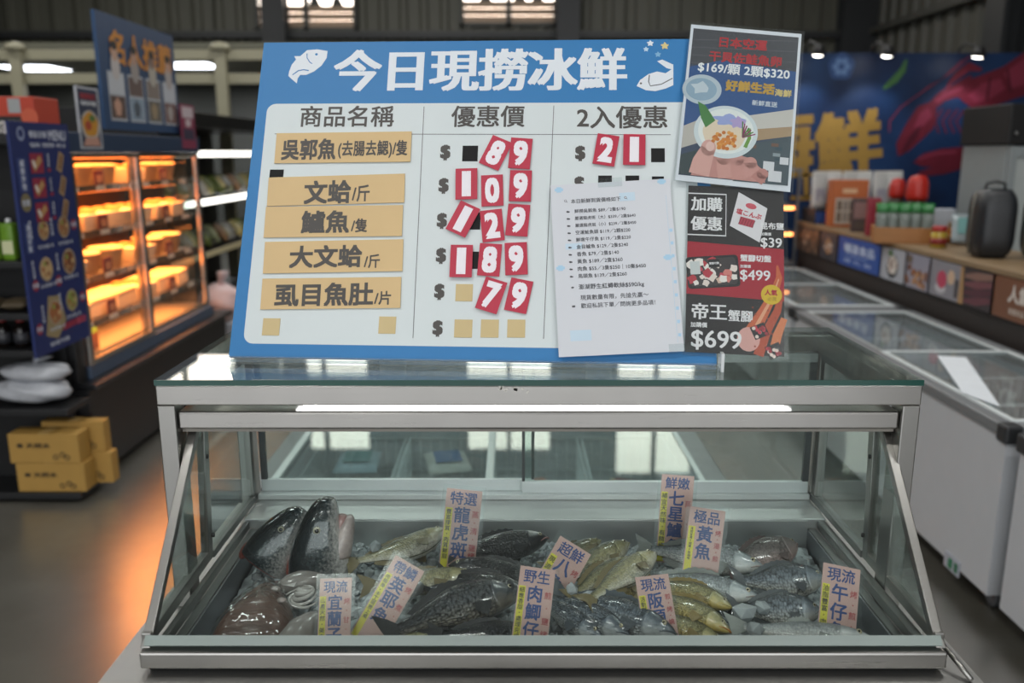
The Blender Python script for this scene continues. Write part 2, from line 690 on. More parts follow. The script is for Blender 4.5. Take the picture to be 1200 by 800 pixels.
# light tube in the slot below the top frame
mb = MB(); mb.box((-.34, YFR + .032, H - .385), (.44, YFR + .05, H - .3785), mat('#fbfdff', .5, emit=4, var=0, name='light_tube'))
cpart('light_tube', mb)
area('light_tube_glow', (.05, YFR + .041, H - .3875), (radians(24), 0, 0), .76, .015, 6, (1, .99, .97))
# front sloped unit
EX0, EX1 = -.52, .608          # planes of the triangular ends
PT, PB = V((0, 1.295, H - .424)), V((0, 1.08, H - .68))
sl = (PB - PT).normalized(); sn = V((0, -sl.z * -1, sl.y)).normalized()
sn = V((0, sl.z, -sl.y)).normalized()      # outward: towards the customer and up
if sn.y > 0:
    sn = -sn
mb = MB(); mb.box((X0 + .0275, YFR + .006, H - .418), (X1 - .0275, YFR + .05, H - .389), STEEL)
cpart('front_header_rail', mb, .004)
mb = MB(); mb.box((X0 + .0285, YFR + .02, H - .4255), (X1 - .0285, YFR + .05, H - .4185), mat('#9a958c', .5))
cpart('header_gasket', mb)


def xw(p, x):
    return V((x, p.y, p.z))


g = MB(); g.hexa([xw(PB, EX0 + .012), xw(PB, EX1 - .012), xw(PB - sn * .006, EX1 - .012), xw(PB - sn * .006, EX0 + .012)], [xw(PT, EX0 + .024), xw(PT, EX1 - .024), xw(PT - sn * .006, EX1 - .024), xw(PT - sn * .006, EX0 + .024)], GLASS)
cpart('front_glass', g)
GASK = mat('#8c9894', .35)
mb = MB()
mb.box((EX0 - .004, PB.y - .012, H - .7085), (EX1 + .004, PB.y + .016, H - .6835), STEEL)
cpart('front_bottom_rail', mb, .003)
mb = MB(); mb.hexa([xw(PB + sn * .004, EX0), xw(PB + sn * .004, EX1), xw(PB - sn * .01, EX1), xw(PB - sn * .01, EX0)], [xw(PB + sn * .004 - sl * .014, EX0), xw(PB + sn * .004 - sl * .014, EX1), xw(PB - sn * .01 - sl * .014, EX1), xw(PB - sn * .01 - sl * .014, EX0)], GASK)
cpart('glass_seat', mb)
YV = 1.345                      # the upright of the triangular end
for ex, sgn in ((EX0, -1), (EX1, 1)):
    fr_ = MB()
    tp = V((ex - sgn * .014, PT.y + .01, PT.z + .02)); bt = V((ex, PB.y, PB.z - .003)); bv = V((ex, YV, ZS + .004)); tv = V((ex - sgn * .010, YV, H - .425))
    ctr = (tp + bt + bv + tv) / 4

    def bar(p, q, w, th=.014):
        d = (q - p).normalized(); s_ = d.cross(V((1, 0, 0))).normalized()
        if (ctr - p).dot(s_) < 0:
            s_ = -s_
        a = [p + V((-th / 2, 0, 0)), p + V((th / 2, 0, 0)), p + V((th / 2, 0, 0)) + s_ * w, p + V((-th / 2, 0, 0)) + s_ * w]
        b2 = [x + (q - p) for x in a]
        fr_.hexa(a, b2, STEELV)
    bar(tp, bt, .014, .014); bar(bt + V((0, .008, 0)), bv, .018); bar(bv + V((0, 0, .001)), tv, .02)
    e = cpart('end_frame', fr_, .0015)
    gg = MB(); pts = [tp + V((0, .006, -.01)), bt + V((0, .014, .01)), bv + V((0, -.008, .006)), tv + V((0, -.008, 0))]
    gg.slab([p + V((.003, 0, 0)) for p in pts], (1, 0, 0), .005, GLASST)
    gg.build('end_glass', e)
    for zz in (ZS + .05, ZS + .19):
        sc_ = MB(); sc_.lathe((ex - sgn * .012, YV - .012, zz), [(.0, 0), (.004, 0), (.004, .004), (0, .005)], BLACK, 8, (-sgn, 0, 0))
        sc_.build('screw', e)
    # fixed side pane behind it
    s2 = MB(); s2.box((ex - .003, YV + .012, ZS + .012), (ex + .003, YBK - .045, TBZ0 - .004), GLASST)
    s2f = MB(); s2f.box((ex - .008, YV + .003, ZS + .001), (ex + .008, YBK - .041, ZS + .014), STEELD); s2f.box((ex - .008, YV + .003, TBZ0 - .014), (ex + .008, YBK - .041, TBZ0 - .001), STEELD)
    s2f.box((ex - .006, YBK - .06, ZS + .0141), (ex + .006, YBK - .043, TBZ0 - .0141), STEELV)
    f2 = cpart('side_pane_frame', s2f, .001)
    s2.build('side_pane', f2)
# shoulder, tray
BASEST = steel_mat('base_steel', '#a6a6a3', .4, (2, 20, 2))
LEDGE = steel_mat('satin_steel', '#cdcfce', .5, (2, 20, 2))
TX0, TX1, TY0, TY1 = -.485, .567, 1.105, 1.508
TZ = ZS - .105
mb = MB()
mb.box((EX0 + .009, TY1 + .0005, ZS - .02), (EX1 - .009, YBK - .041, ZS), LEDGE)
cpart('rear_ledge', mb, .002)
mb = MB()
mb.box((EX0 + .0095, TY0 - .005, ZS - .02), (TX0 - .016, TY1, ZS - .004), STEELD); mb.box((TX0 - .0155, TY0 - .005, ZS - .04), (TX0 - .0005, TY1, ZS - .02), STEELD)
cpart('side_ledge', mb, .0015)
mb = MB()
mb.box((TX1 + .016, TY0 - .005, ZS - .02), (EX1 - .0095, TY1, ZS - .004), STEELD); mb.box((TX1 + .0005, TY0 - .005, ZS - .04), (TX1 + .0155, TY1, ZS - .02), STEELD)
cpart('side_ledge', mb, .0015)
mb = MB()
t = .003
DK = steel_mat('tray_steel', '#94969a', .42, (4, 4, 30))
mb.box((TX0, TY0, TZ), (TX1, TY1, TZ + t), DK)
mb.box((TX0, TY0, TZ + t), (TX0 + t, TY1, ZS - .022), DK); mb.box((TX1 - t, TY0, TZ + t), (TX1, TY1, ZS - .022), DK)
mb.box((TX0 + t, TY0, TZ + t), (TX1 - t, TY0 + t, ZS - .03), DK); mb.box((TX0 + t, TY1 - t, TZ + t), (TX1 - t, TY1, ZS - .003), LEDGE)
cpart('ice_tray', mb)
# sliding rear doors
RZ0, RZ1 = ZS + .0, TBZ0
ALU = mat('#d3dada', .35, .0)
for nm, xa, xb, y in (('left', EX0 + .012, .045, 1.618), ('right', .02, EX1 - .012, 1.606)):
    mb = MB()
    mb.box((xa, y, ZS + .012), (xb, y + .01, ZS + .036), ALU); mb.box((xa, y, TBZ0 - .02), (xb, y + .01, TBZ0 - .002), ALU)
    mb.box((xa, y, ZS + .0362), (xa + (.006 if nm == 'right' else .012), y + .01, TBZ0 - .0202), mat('#3b3f40', .4)); mb.box((xb - (.006 if nm == 'left' else .012), y, ZS + .0362), (xb, y + .01, TBZ0 - .0202), mat('#3b3f40', .4))
    d = cpart('sliding_door', mb, .001)
    MB().box((xa + .004, y + .003, ZS + .03), (xb - .004, y + .007, TBZ0 - .01), GLASST).build('door_glass', d)
mb = MB(); mb.box((EX0 + .01, 1.598, ZS + .0005), (EX1 - .01, 1.63, ZS + .0115), mat('#d4dad9', .35))
cpart('door_track', mb, .001)
# base
BX0, BX1, BY0, BY1 = -.575, .655, 1.03, 1.67
BZ = H - .717
mb = MB(); mb.box((EX0 + .004, PB.y, BZ + .0005), (EX1 - .004, PB.y + .012, H - .709), mat('#2b2c2d', .5))
cpart('lower_seal', mb)
mb = MB(); mb.box((BX0, BY0, BZ - .07), (BX1, TY0 - .001, BZ), BASEST); mb.box((BX0, TY1 + .001, BZ - .07), (BX1, BY1, BZ), BASEST); mb.box((BX0, TY0 - .001, BZ - .07), (TX0 - .001, TY1 + .001, BZ), BASEST); mb.box((TX1 + .001, TY0 - .001, BZ - .07), (BX1, TY1 + .001, BZ), BASEST)
cpart('base_top', mb)
mb = MB(); mb.box((BX0 + .02, BY0 + .02, .12), (BX1 - .02, BY1 - .02, BZ - .0705), STEELV)
bc = cpart('base_cabinet', mb, .004)
mb = MB()
for i in range(2):
    xa = BX0 + .06 + i * .57
    mb.box((xa, BY0 + .012, .2), (xa + .54, BY0 + .0195, BZ - .12), STEEL)
mb.build('front_panel', bc, .002)
mb = MB()
for i in range(9):
    mb.box((BX0 + .2 + i * .03, BY0 + .006, .26), (BX0 + .215 + i * .03, BY0 + .0119, .42), BLACK)
mb.build('vent', bc)
for x in (BX0 + .08, BX1 - .08):
    for y in (BY0 + .08, BY1 - .08):
        cpart('foot', MB().lathe((x, y, 0), [(.02, 0), (.03, .004), (.03, .02), (.018, .03), (.018, .1205)], BLACK, 12))
# little stay clip at the right end of the lower rail
mb = MB(); mb.tube([(EX1 + .012, PB.y + .02, H - .69), (EX1 + .02, PB.y - .005, H - .70), (EX1 + .03, PB.y - .03, BZ + .004)], .004, STEELV, 8)
cpart('stay_clip', mb)
# peeled sticker remains on the top frame
mb = MB(); ff = Fr((.0, YFR - .0008, H - .36), (1, 0, 0), (0, 0, 1))
for k in range(9):
    a = -.02 + .055 * RND.random(); disc(mb, ff, a, .004 + .009 * RND.random(), .0016 + .0022 * RND.random(), mat('#d6d4cd', .6), 0, 7, None, .4, k)
cpart('sticker_residue', mb)

# ================================================================== PRICE BOARD
zb = H - .3265
BL, BR = atz(268, 418, zb), atz(840, 427, zb)
ub = (BR - BL).normalized()
bk = V((-ub.y, ub.x, 0))
TH = radians(25.5)
vb = V((0, 0, 1)) * cos(TH) + bk * sin(TH)
BF = Fr(BL, ub, vb)
BW = (BR - BL).length
BH = BF.uv(300, 50)[1]
board = thing('price_board', 'blue and white fish price board leaning on the glass top of the case', 'sign board', BL)
mb = MB(); mb.slab([BF.p(0, 0), BF.p(BW, 0), BF.p(BW - .005, BH), BF.p(0.004, BH)], BF.n, .01, pr('#2c79b4'))
mb.build('panel', board)
# folded struts at the back
for a in (.2, .6):
    mb = MB()
    p0, p1 = BF.p(a, BH * .6, -.012), BF.p(a, BH * .02, -.012)
    foot = V((p0.x, YBK - .03, ZT + .001))
    mb.hexa([foot, foot + V((.05, 0, 0)), foot + V((.05, .008, 0)), foot + V((0, .008, 0))], [p0, p0 + ub * .05, p0 + ub * .05 + V((0, .008, 0)), p0 + V((0, .008, 0))], WHITE)
    mb.build('strut', board)
INK = pr('#4a4744')
PALE = pr('#d3dcdd')
mb = MB()


def bp(x0, y0, x1, y1):
    ym = (y0 + y1) / 2
    xm = (x0 + x1) / 2
    a0, a1 = BF.uv(x0, ym)[0], BF.uv(x1, ym)[0]
    b1, b0 = BF.uv(xm, y0)[1], BF.uv(xm, y1)[1]
    return (a0, b0, a1, b1)


wx0 = BF.uv(287, 300)[0]; wy0 = BF.uv(400, 404)[1]; wy1 = BF.uv(500, 121)[1]
wx0 = (BF.uv(310, 135)[0] + BF.uv(288, 395)[0]) / 2
rrect(mb, BF, (wx0, wy0, BW - .024, wy1), PALE, .016, .0003)
TITLE = pr('#dfe6ec')
text(mb, BF, '今日現撈冰鮮', bp(391, 57, 735, 107), TITLE, .0008, .012, .028)
text(mb, BF, '商品名稱', bp(352, 123, 462, 150), INK, .0008, .014)
text(mb, BF, '優惠價', bp(529, 123, 615, 150), INK, .0008, .014)
text(mb, BF, '2入優惠', bp(676, 123, 782, 152), INK, .0008, .014)
LINE = pr('#6d6f70')
for pa, pb_ in (((497, 125), (484, 396)), ((649, 124), (637, 397)), ((322, 157), (786, 158))):
    strip(mb, BF, [BF.uv(*pa), BF.uv(*pb_)], .0012, LINE, .0007)
for x, y in ((522, 179), (520, 218), (518, 259), (517, 300), (515, 342), (513, 385), (680, 180), (679, 216)):
    text(mb, BF, '$', bp(x - 6, y - 13, x + 6, y + 13), INK, .0008, .05)
# fish emblem at the head of the title
fp = [(339, 84), (342, 76), (347, 70), (345, 66), (352, 66), (360, 59), (372, 58), (384, 60), (383, 68), (377, 77), (368, 84), (359, 88), (352, 88), (349, 92), (348, 98), (341, 92), (338, 89)]
poly(mb, BF, [BF.uv(*p) for p in fp], TITLE, .0007)
BLU = pr('#2c79b4')
strip(mb, BF, [BF.uv(*p) for p in ((360, 63), (360, 68), (363, 73), (366, 75))], .0016, BLU, .0010)
strip(mb, BF, [BF.uv(*p) for p in ((343, 88), (350, 83), (356, 82), (362, 83))], .002, BLU, .0010)
a, b = BF.uv(371, 64); disc(mb, BF, a, b, .0024, BLU, .001)
fp = [(746, 101), (750, 94), (760, 87), (770, 84), (780, 86), (789, 80), (789, 100), (780, 104), (768, 107), (757, 106)]
poly(mb, BF, [BF.uv(*p) for p in fp], TITLE, .0007)
poly(mb, BF, [BF.uv(*p) for p in ((770, 72), (776, 70), (789, 76), (789, 82), (781, 80))], TITLE, .0007)
strip(mb, BF, [BF.uv(*p) for p in ((761, 88), (760, 96), (762, 101), (775, 99), (788, 92))], .0016, pr('#44484c'), .001)
a, b = BF.uv(751, 98); disc(mb, BF, a, b, .0018, INK, .001)
for x, y, c, r in ((762, 51, '#dfe6ec', .005), (757, 58, '#bcd8ea', .004), (779, 54, '#d9c98a', .006), (771, 64, '#7fb2d4', .0045)):
    a, b = BF.uv(x, y); disc(mb, BF, a, b, r, pr(c), .0008, 15, None, .35)
mb.build('print', board)
# hook-and-loop squares
for (x, y, s, m, nm) in [(551, 180, 9, '#101012', 0), (771, 182, 8, '#101012', 0), (709, 214, 8, '#101012', 0), (741, 214, 8, '#101012', 0), (771, 214, 7, '#101012', 0), (553, 259, 10, '#101012', 0), (551, 305, 10, '#101012', 0), (324, 207, 8, '#101012', 0),
                      (544, 343, 10, '#cdb98b', 1), (543, 385, 10.5, '#cdb98b', 1), (574, 385, 10.5, '#cdb98b', 1), (605, 385, 10.5, '#cdb98b', 1), (318, 383, 10, '#cdb98b', 1), (454, 381, 10, '#cdb98b', 1)]:
    q = MB(); bx = bp(x - s, y - s, x + s, y + s)
    q.slab([BF.p(bx[0], bx[1], .0014), BF.p(bx[2], bx[1], .0014), BF.p(bx[2], bx[3], .0014), BF.p(bx[0], bx[3], .0014)], BF.n, .0011, mat(m, .8))
    o = q.build('hook_tape_square' if not nm else 'adhesive_pad', board)
# slim clear channel that carries the board
ch = thing('sign_channel', 'clear plastic channel holding the bottom edge of the price board', 'sign holder', BL - V((0, 0, .005)))
mb = MB()
cl = glass_mat('acrylic', '#eef3f4', 1.49, .02, 1.2, .1)
E = BF.p(0, 0)
for a0, a1, z0, z1, d0, d1 in ((-.002, BW + .004, ZT + .0005, ZT + .0045, -.018, .014), ):
    pts = [BF.o + ub * a0 - bk * d1, BF.o + ub * a1 - bk * d1, BF.o + ub * a1 - bk * d0, BF.o + ub * a0 - bk * d0]
    mb.hexa([(p.x, p.y, z0) for p in pts], [(p.x, p.y, z1) for p in pts], cl)
mb.build('channel_base', ch)
pts = [BF.o + ub * -.002 - bk * .0135, BF.o + ub * (BW + .004) - bk * .0135, BF.o + ub * (BW + .004) - bk * .0105, BF.o + ub * -.002 - bk * .0105]
MB().hexa([(p.x, p.y, ZT + .0046) for p in pts], [(p.x, p.y, ZT + .014) for p in pts], cl).build('lip', ch)
pts = [BF.o + ub * (BW + .0045) - bk * .014, BF.o + ub * (BW + .009) - bk * .014, BF.o + ub * (BW + .009) - bk * -.018, BF.o + ub * (BW + .0045) - bk * -.018]
MB().hexa([(p.x, p.y, ZT + .0005) for p in pts], [(p.x, p.y, ZT + .03) for p in pts], mat('#dfe3e4', .3)).build('end_bracket', ch)


def card_frame(px, py, rot, base=.0035):
    a, b = BF.uv(px, py)
    return BF.rot(-rot, a, b) if False else Fr(BF.p(a, b, base), BF.u * cos(radians(-rot)) + BF.v * sin(radians(-rot)), BF.v * cos(radians(-rot)) - BF.u * sin(radians(-rot)), BF.n)


RED = mat('#b92a44', .45, var=.03)
CREAM = mat('#d5b887', .6, var=.04)
# number cards: digit, centre, clockwise tilt
CARDS = [('8', 581, 180, 24, 'price of the first row beside the black square'), ('9', 610, 181, 4, 'ending the first row of prices'),
         ('1', 547, 217, -2, 'starting the second row of prices'), ('0', 577, 224, -3, 'in the middle of the second row of prices'), ('9', 610, 219, 1, 'ending the second row of prices'),
         ('1', 543, 258, 25, 'tilted beside the dollar sign of the third row'), ('2', 577, 265, -7, 'in the middle of the third row of prices'), ('9', 607, 259, 4, 'ending the third row of prices'),
         ('1', 541, 307, 0, 'starting the fourth row of prices'), ('8', 574, 305, 3, 'in the middle of the fourth row of prices'), ('9', 605, 304, -3, 'ending the fourth row of prices'),
         ('7', 576, 347, 17, 'tilted in the lowest row of prices'), ('9', 608, 347, 11, 'ending the lowest row of prices'),
         ('2', 710, 177, 9, 'in the column for two pieces'), ('1', 743, 177, 1, 'in the column for two pieces')]
for i, (d, x, y, rot, wh) in enumerate(CARDS):
    f = card_frame(x, y, rot, .0038 + .0013 * (i % 3))
    t = thing('number_card', 'red card with white digit %s %s' % (d, wh), 'number card', mtx=f.mtx(), group='red number cards on the price board')
    w, h = .0185, .028
    lf = Fr((0, 0, 0), (1, 0, 0), (0, 1, 0), (0, 0, 1))
    q = MB(); q.slab([(-w, -h, 0), (w, -h, 0), (w, h, 0), (-w, h, 0)], (0, 0, 1), .001, RED); q.build('card', t, local=True)
    q = MB(); text(q, lf, d, (-w * .66, -h * .82, w * .66, h * .82), pr('#eeeaf0'), .0004, .045, keep=False) if d != '1' else text(q, lf, d, (-w * .42, -h * .82, w * .42, h * .82), pr('#eeeaf0'), .0004, .05, keep=False)
    q.build('digit', t, local=True)
# name strips
STR = [((323, 157), (483, 155), (481, 190), (324, 192), [('吳郭魚', 331, 163, 393, 187, .03), ('(去腸去鰓)/隻', 397, 165, 477, 185, .02)], 'topmost name strip, cream with three large and five small characters'),
       ((315, 209), (475, 204), (474, 238), (314, 242), [('文蛤', 357, 212, 411, 238, .03), ('/斤', 413, 217, 433, 236, .02)], 'second cream name strip, for clams by weight'),
       ((312, 243), (473, 241), (471, 277), (310, 279), [('鱸魚', 354, 247, 409, 273, .03), ('/隻', 412, 256, 430, 272, .02)], 'third cream name strip, touching the strip for clams above it'),
       ((311, 284), (473, 281), (472, 318), (309, 321), [('大文蛤', 340, 288, 424, 313, .03), ('/斤', 427, 298, 445, 314, .02)], 'fourth cream name strip, for large clams'),
       ((308, 327), (471, 325), (469, 361), (306, 363), [('虱目魚肚', 323, 332, 437, 358, .03), ('/片', 439, 341, 458, 357, .02)], 'lowest cream name strip, with four large characters')]
for i, (tl, tr, br, bl, tx, lb) in enumerate(STR):
    c = [V(BF.uv(*p)) for p in (bl, br, tr, tl)]
    o = sum(c, V((0, 0))) / 4
    du = ((c[1] - c[0]) + (c[2] - c[3])); du.normalize()
    w = ((c[1] - c[0]).length + (c[2] - c[3]).length) / 4; h = ((c[3] - c[0]).length + (c[2] - c[1]).length) / 4
    f = Fr(BF.p(o.x, o.y, .0032), BF.u * du.x + BF.v * du.y, BF.v * du.x - BF.u * du.y, BF.n)
    t = thing('name_strip', lb, 'name strip', mtx=f.mtx(), group='cream name strips on the price board')
    q = MB(); q.slab([f.p(-w, -h), f.p(w, -h), f.p(w, h), f.p(-w, h)], f.n, .0015, CREAM); q.build('strip', t)
    q = MB()
    for s, x0, y0, x1, y1, bo in tx:
        a0, b1 = f.uv(x0, y0); a1, b0 = f.uv(x1, y1)
        text(q, f, s, (a0, b0, a1, b1), INK, .0005, bo, keep=False)
    q.build('lettering', t)
# ================================================================== PAPERS ON THE BOARD


def sheet(name, label, cat, bl, br, tl, base, w, h, m, curl=0, film=0):
    """a sheet on the board; returns (thing, frame, B) where B maps x0,y0,x1,y1 in 0..1 (y down) to a metre box"""
    c = V(BF.uv(*bl)); d = (V(BF.uv(*br)) - c)
    if w is None:
        w = d.length
    d.normalize()
    if h is None:
        h = (V(BF.uv(*tl)) - c).length
    f = Fr(BF.p(c.x, c.y, base), BF.u * d.x + BF.v * d.y, BF.v * d.x - BF.u * d.y, BF.n)
    t = thing(name, label, cat, f.o)
    q = MB(); q.slab([f.p(0, 0), f.p(w, 0), f.p(w, h), f.p(0, h)], f.n, .0006, m)
    q.build('sheet', t)
    return t, f, (lambda x0, y0, x1, y1: (x0 * w, (1 - y1) * h, x1 * w, (1 - y0) * h)), (lambda x, y: (x * w, (1 - y) * h)), w, h


# white price list
t, f, B, Q, w, h = sheet('price_list', 'white paper price list with small typed lines taped over the board', 'paper', (655, 420), (801, 413), (648, 220), .0105, None, None, mat('#d2d6dc', .6, var=.02))
q = MB()
TXT = pr('#4d4f55'); SKY = pr('#a9cfe6'); PBL = pr('#c3d8e6')
LIST = ['鮮撈吳郭魚 $89／2隻$190', '嚴選龍虎斑（大）$339／2隻$640', '嚴選龍虎斑（小）$239／2隻$450', '空運鮭魚頭 $119／2顆$220', '鮮嫩午仔魚 $119／2隻$220', '金目鱸魚 $129／2隻$240', '香魚 $79／2隻$140', '黃魚 $189／2隻$360', '肉魚 $55／3隻$250｜10隻$450', '馬頭魚 $139／2隻$260']
text(q, f, '本日新鮮到貨價格如下', B(.165, .085, .58, .125), TXT, .0006, .008)
for cx in (.12, .62):
    a, b = Q(cx, .1); disc(q, f, a, b, .0022, TXT, .0005, 12); disc(q, f, a, b, .0015, pr('#d2d6dc'), .0006, 12)
    strip(q, f, [(a + .0014, b - .0014), (a + .003, b - .003)], .0007, TXT, .0006)
for i, s in enumerate(LIST):
    y = .150 + i * .0425
    text(q, f, s, B(.19, y, .19 + min(.62, .0265 * len(s)), y + .031), TXT, .0006, .006, align='l')
    a, b = Q(.135, y + .016)
    poly(q, f, [(a - .003, b), (a - .001, b + .0016), (a + .003, b + .0004), (a + .003, b - .0014), (a - .001, b - .0018)], TXT)
text(q, f, '澎湖野生紅蟳軟絲$590/kg', B(.19, .595, .75, .63), TXT, .0006, .01, align='l')
a, b = Q(.14, .612); poly(q, f, [(a - .003, b), (a, b + .0018), (a + .003, b), (a, b - .0018)], TXT)
text(q, f, '現貨數量有限，先搶先贏～', B(.2, .655, .75, .69), TXT, .0006, .004, align='l')
text(q, f, '歡迎私訊下單／問詢更多品項！', B(.2, .70, .8, .738), TXT, .0006, .004, align='l')
a, b = Q(.14, .72); rect(q, f, (a - .0025, b - .0016, a + .0025, b + .0016), TXT, .0006)
for x, y in ((.07, .035), (.93, .02), (.93, .47), (.05, .5)):
    rect(q, f, B(x - .035, y - .012, x + .035, y + .004), SKY, .0004); rect(q, f, B(x - .02, y - .02, x + .02, y + .012), SKY, .0005)
for i in range(9):
    rect(q, f, B(.962, .3 + i * .075, .985, .318 + i * .075), SKY, .0004)
strip(q, f, [Q(.955, .1), Q(.953, .95)], .0004, SKY, .0004)
rect(q, f, B(.57, .07, .7, .12), PBL, .0003); rect(q, f, B(.1, .855, .27, .915), PBL, .0003); rect(q, f, B(.1, .355, .24, .39), PBL, .0003)
q.build('print', t)
q = MB()
for x, y in ((.5, .004), (.98, .985)):
    a, b = Q(x, y); q.slab([f.p(a - .02, b - .008, .0012), f.p(a + .02, b - .008, .0012), f.p(a + .02, b + .008, .0012), f.p(a - .02, b + .008, .0012)], f.n, .0002, LAMI)
    q.build('tape', t); q = MB()

# dark three-panel offer poster
t, f, B, Q, w, h = sheet('offer_poster', 'laminated dark red and black seafood offer poster beside the white paper', 'poster', (802, 413), (918, 419), (795, 219), .0065, None, None, mat('#221d1f', .4, var=.05))
q = MB()
RD = pr('#a5172c'); WT = pr('#ece9ea'); ORG = pr('#c9623a'); PNK = pr('#d9a39a')
poly(q, f, [Q(0, .37), Q(0, .66), Q(1, .68), Q(1, .36)][::-1] if False else [Q(0, .66), Q(1, .68), Q(1, .37), Q(0, .345)], RD, .0003)
for a0, b0, a1, b1 in ((.0, .045, .4, .052), (.0, .30, .4, .307), (.395, .045, .402, .307)):
    rect(q, f, B(a0, b0, a1, b1), WT, .0005)
text(q, f, '加購', B(.03, .06, .36, .165), WT, .0006, .012, .02); text(q, f, '優惠', B(.03, .18, .36, .285), WT, .0006, .012, .02)
# snack sachet
poly(q, f, [Q(.44, .24), Q(.75, .335), Q(.83, .125), Q(.53, .03)], pr('#e4dfe2'), .0004)
fs_ = f.rot(-14, *Q(.635, .17)); text(q, fs_, '塩こんぶ', (-.021, -.004, .021, .008), pr('#c22a3f'), .0007, .03)
disc(q, fs_, 0, .016, .009, pr('#cf5563'), .0006, 16, .005); rect(q, fs_, (-.012, -.02, .012, -.006), pr('#b43246'), .0006)
for k in range(6):
    strip(q, fs_, [(-.012 + k * .0045, -.02), (-.010 + k * .0045, -.007)], .0012, pr('#7d2033'), .0008)
text(q, f, '昆布鹽', B(.76, .20, 1.0, .265), WT, .0006, .02); text(q, f, '加購價', B(.76, .27, .87, .295), WT, .0006, .02); text(q, f, '$39', B(.76, .3, .98, .375), WT, .0006, .005, .01)
# tray of crab meat
ft = f.rot(6, *Q(.27, .52))
rrect(q, ft, (-.042, -.028, .042, .026), pr('#17181b'), .006, .0004); rrect(q, ft, (-.038, -.024, .038, .022), pr('#3a3234'), .005, .0005)
for k in range(26):
    disc(q, ft, RND.uniform(-.034, .034), RND.uniform(-.02, .018), RND.uniform(.004, .008), pr(RND.choice(['#e9d9cf', '#d8b9a6', '#c8475a', '#b7323f', '#efe6df', '#d77f76'])), .0006 + k * .00002, 9, None, .2, k)
rect(q, ft, (-.006, .006, .012, .02), pr('#1a1718'), .0014); text(q, ft, '蟹腳切盤', (-.005, .008, .011, .018), WT, .0016, .02)
rect(q, ft, (-.036, -.004, -.02, .018), pr('#cfd3d2'), .0014)
text(q, f, '蟹腳切盤', B(.55, .40, .87, .465), WT, .0006, .014, .02); text(q, f, '加購價', B(.55, .47, .66, .495), WT, .0006, .02); text(q, f, '$499', B(.55, .495, .86, .58), WT, .0006, .004, .012)
# crab leg
leg = [(.93, .47), (.95, .54), (.90, .63), (.80, .74), (.66, .88)]
strip(q, f, [Q(*p) for p in leg], [.003, .010, .013, .017, .024], ORG, .0005)
strip(q, f, [Q(.98, .62), Q(.93, .74), Q(.82, .86), Q(.74, 1.0)], [.006, .012, .014, .016], pr('#b34a2c'), .00045)
strip(q, f, [Q(1.0, .78), Q(.93, .88), Q(.88, 1.0)], [.01, .014, .014], pr('#d47a4c'), .00047)
strip(q, f, [Q(.945, .55), Q(.88, .66), Q(.72, .83)], [.002, .004, .006], pr('#e2a27c'), .0007)
disc(q, f, *Q(.64, .91), .018, PNK, .00055, 18, .02)
for k in range(14):
    a, b = Q(.62 + .3 * RND.random(), .72 + .25 * RND.random()); disc(q, f, a, b, .0016, pr('#8f3a24'), .0007, 6)
for cx, cy, r_ in ((.75, .86, 25), (.9, .97, 25)):
    fk = f.rot(r_, *Q(cx, cy)); rect(q, fk, (-.012, -.011, .012, .011), pr('#1c191b'), .0008)
    for k in range(12):
        disc(q, fk, RND.uniform(-.009, .009), RND.uniform(-.008, .008), .003, pr(RND.choice(['#c73b4a', '#e4cfc4', '#9a2635'])), .0009 + k * .00002, 7)
a, b = Q(.87, .645); disc(q, f, a, b, .0165, pr('#d9b52a'), .0012, 28); text(q, f, '人氣', B(.80, .615, .93, .65), pr('#b02032'), .0014, .03); text(q, f, '必買', B(.83, .655, .92, .685), pr('#a98a1c'), .0014, .01)
text(q, f, '帝王', B(.06, .70, .42, .82), WT, .0006, .008, .02); text(q, f, '蟹腳', B(.43, .735, .68, .82), WT, .0006, .01, .015)
text(q, f, '加購價', B(.05, .825, .22, .855), WT, .0006, .02); text(q, f, '$699', B(.05, .87, .58, .985), WT, .0006, .004, .012)
q.build('print', t)
MB().slab([f.p(-.004, -.006, .002), f.p(w + .006, -.006, .002), f.p(w + .006, h + .004, .002), f.p(-.004, h + .004, .002)], f.n, .0002, LAMI).build('laminate', t)

# photo poster at the top right corner of the board
t, f, B, Q, w, h = sheet('photo_poster', 'white bordered poster of a hand holding a roe cup, highest on the board', 'poster', (790, 214), (924, 228), (788, 32), .011, None, None, mat('#dfe3ea', .45, var=.02))
q = MB()
rect(q, f, B(.025, .025, .975, .965), pr('#32405a'), .0003)
poly(q, f, [Q(.025, .26), Q(.975, .33), Q(.975, .025), Q(.025, .025)], pr('#3c3d44'), .0004)
for k in range(5):
    strip(q, f, [Q(.03, .1 + k * .05), Q(.97, .05 + k * .07)], .0012, pr('#52535a'), .00045)
poly(q, f, [Q(.025, .73), Q(.975, .62), Q(.975, .25), Q(.3, .22), Q(.025, .28)], pr('#1d4c86'), .0005)
poly(q, f, [Q(.45, .72), Q(.975, .60), Q(.975, .49), Q(.45, .58)], pr('#c9c4bd'), .0006); poly(q, f, [Q(.025, .80), Q(.3, .72), Q(.3, .56), Q(.025, .66)], pr('#bdb6ae'), .0006)
poly(q, f, [Q(.5, .97), Q(.975, .965), Q(.975, .66), Q(.5, .76)], pr('#3b4b54'), .0007); poly(q, f, [Q(.025, .96), Q(.25, .96), Q(.25, .78), Q(.025, .84)], pr('#2e3c40'), .0007)
poly(q, f, [Q(.48, .66), Q(.975, .6), Q(.975, .66), Q(.48, .74)], pr('#a98d6c'), .0008)
for a0, b0, s_ in ((.8, .86, .05), (.86, .92, .06), (.93, .82, .04)):
    rect(q, f, B(a0 - s_, b0 - s_ * .6, a0 + s_ * .9, b0 + s_ * .5), pr('#d6d6da'), .0009)
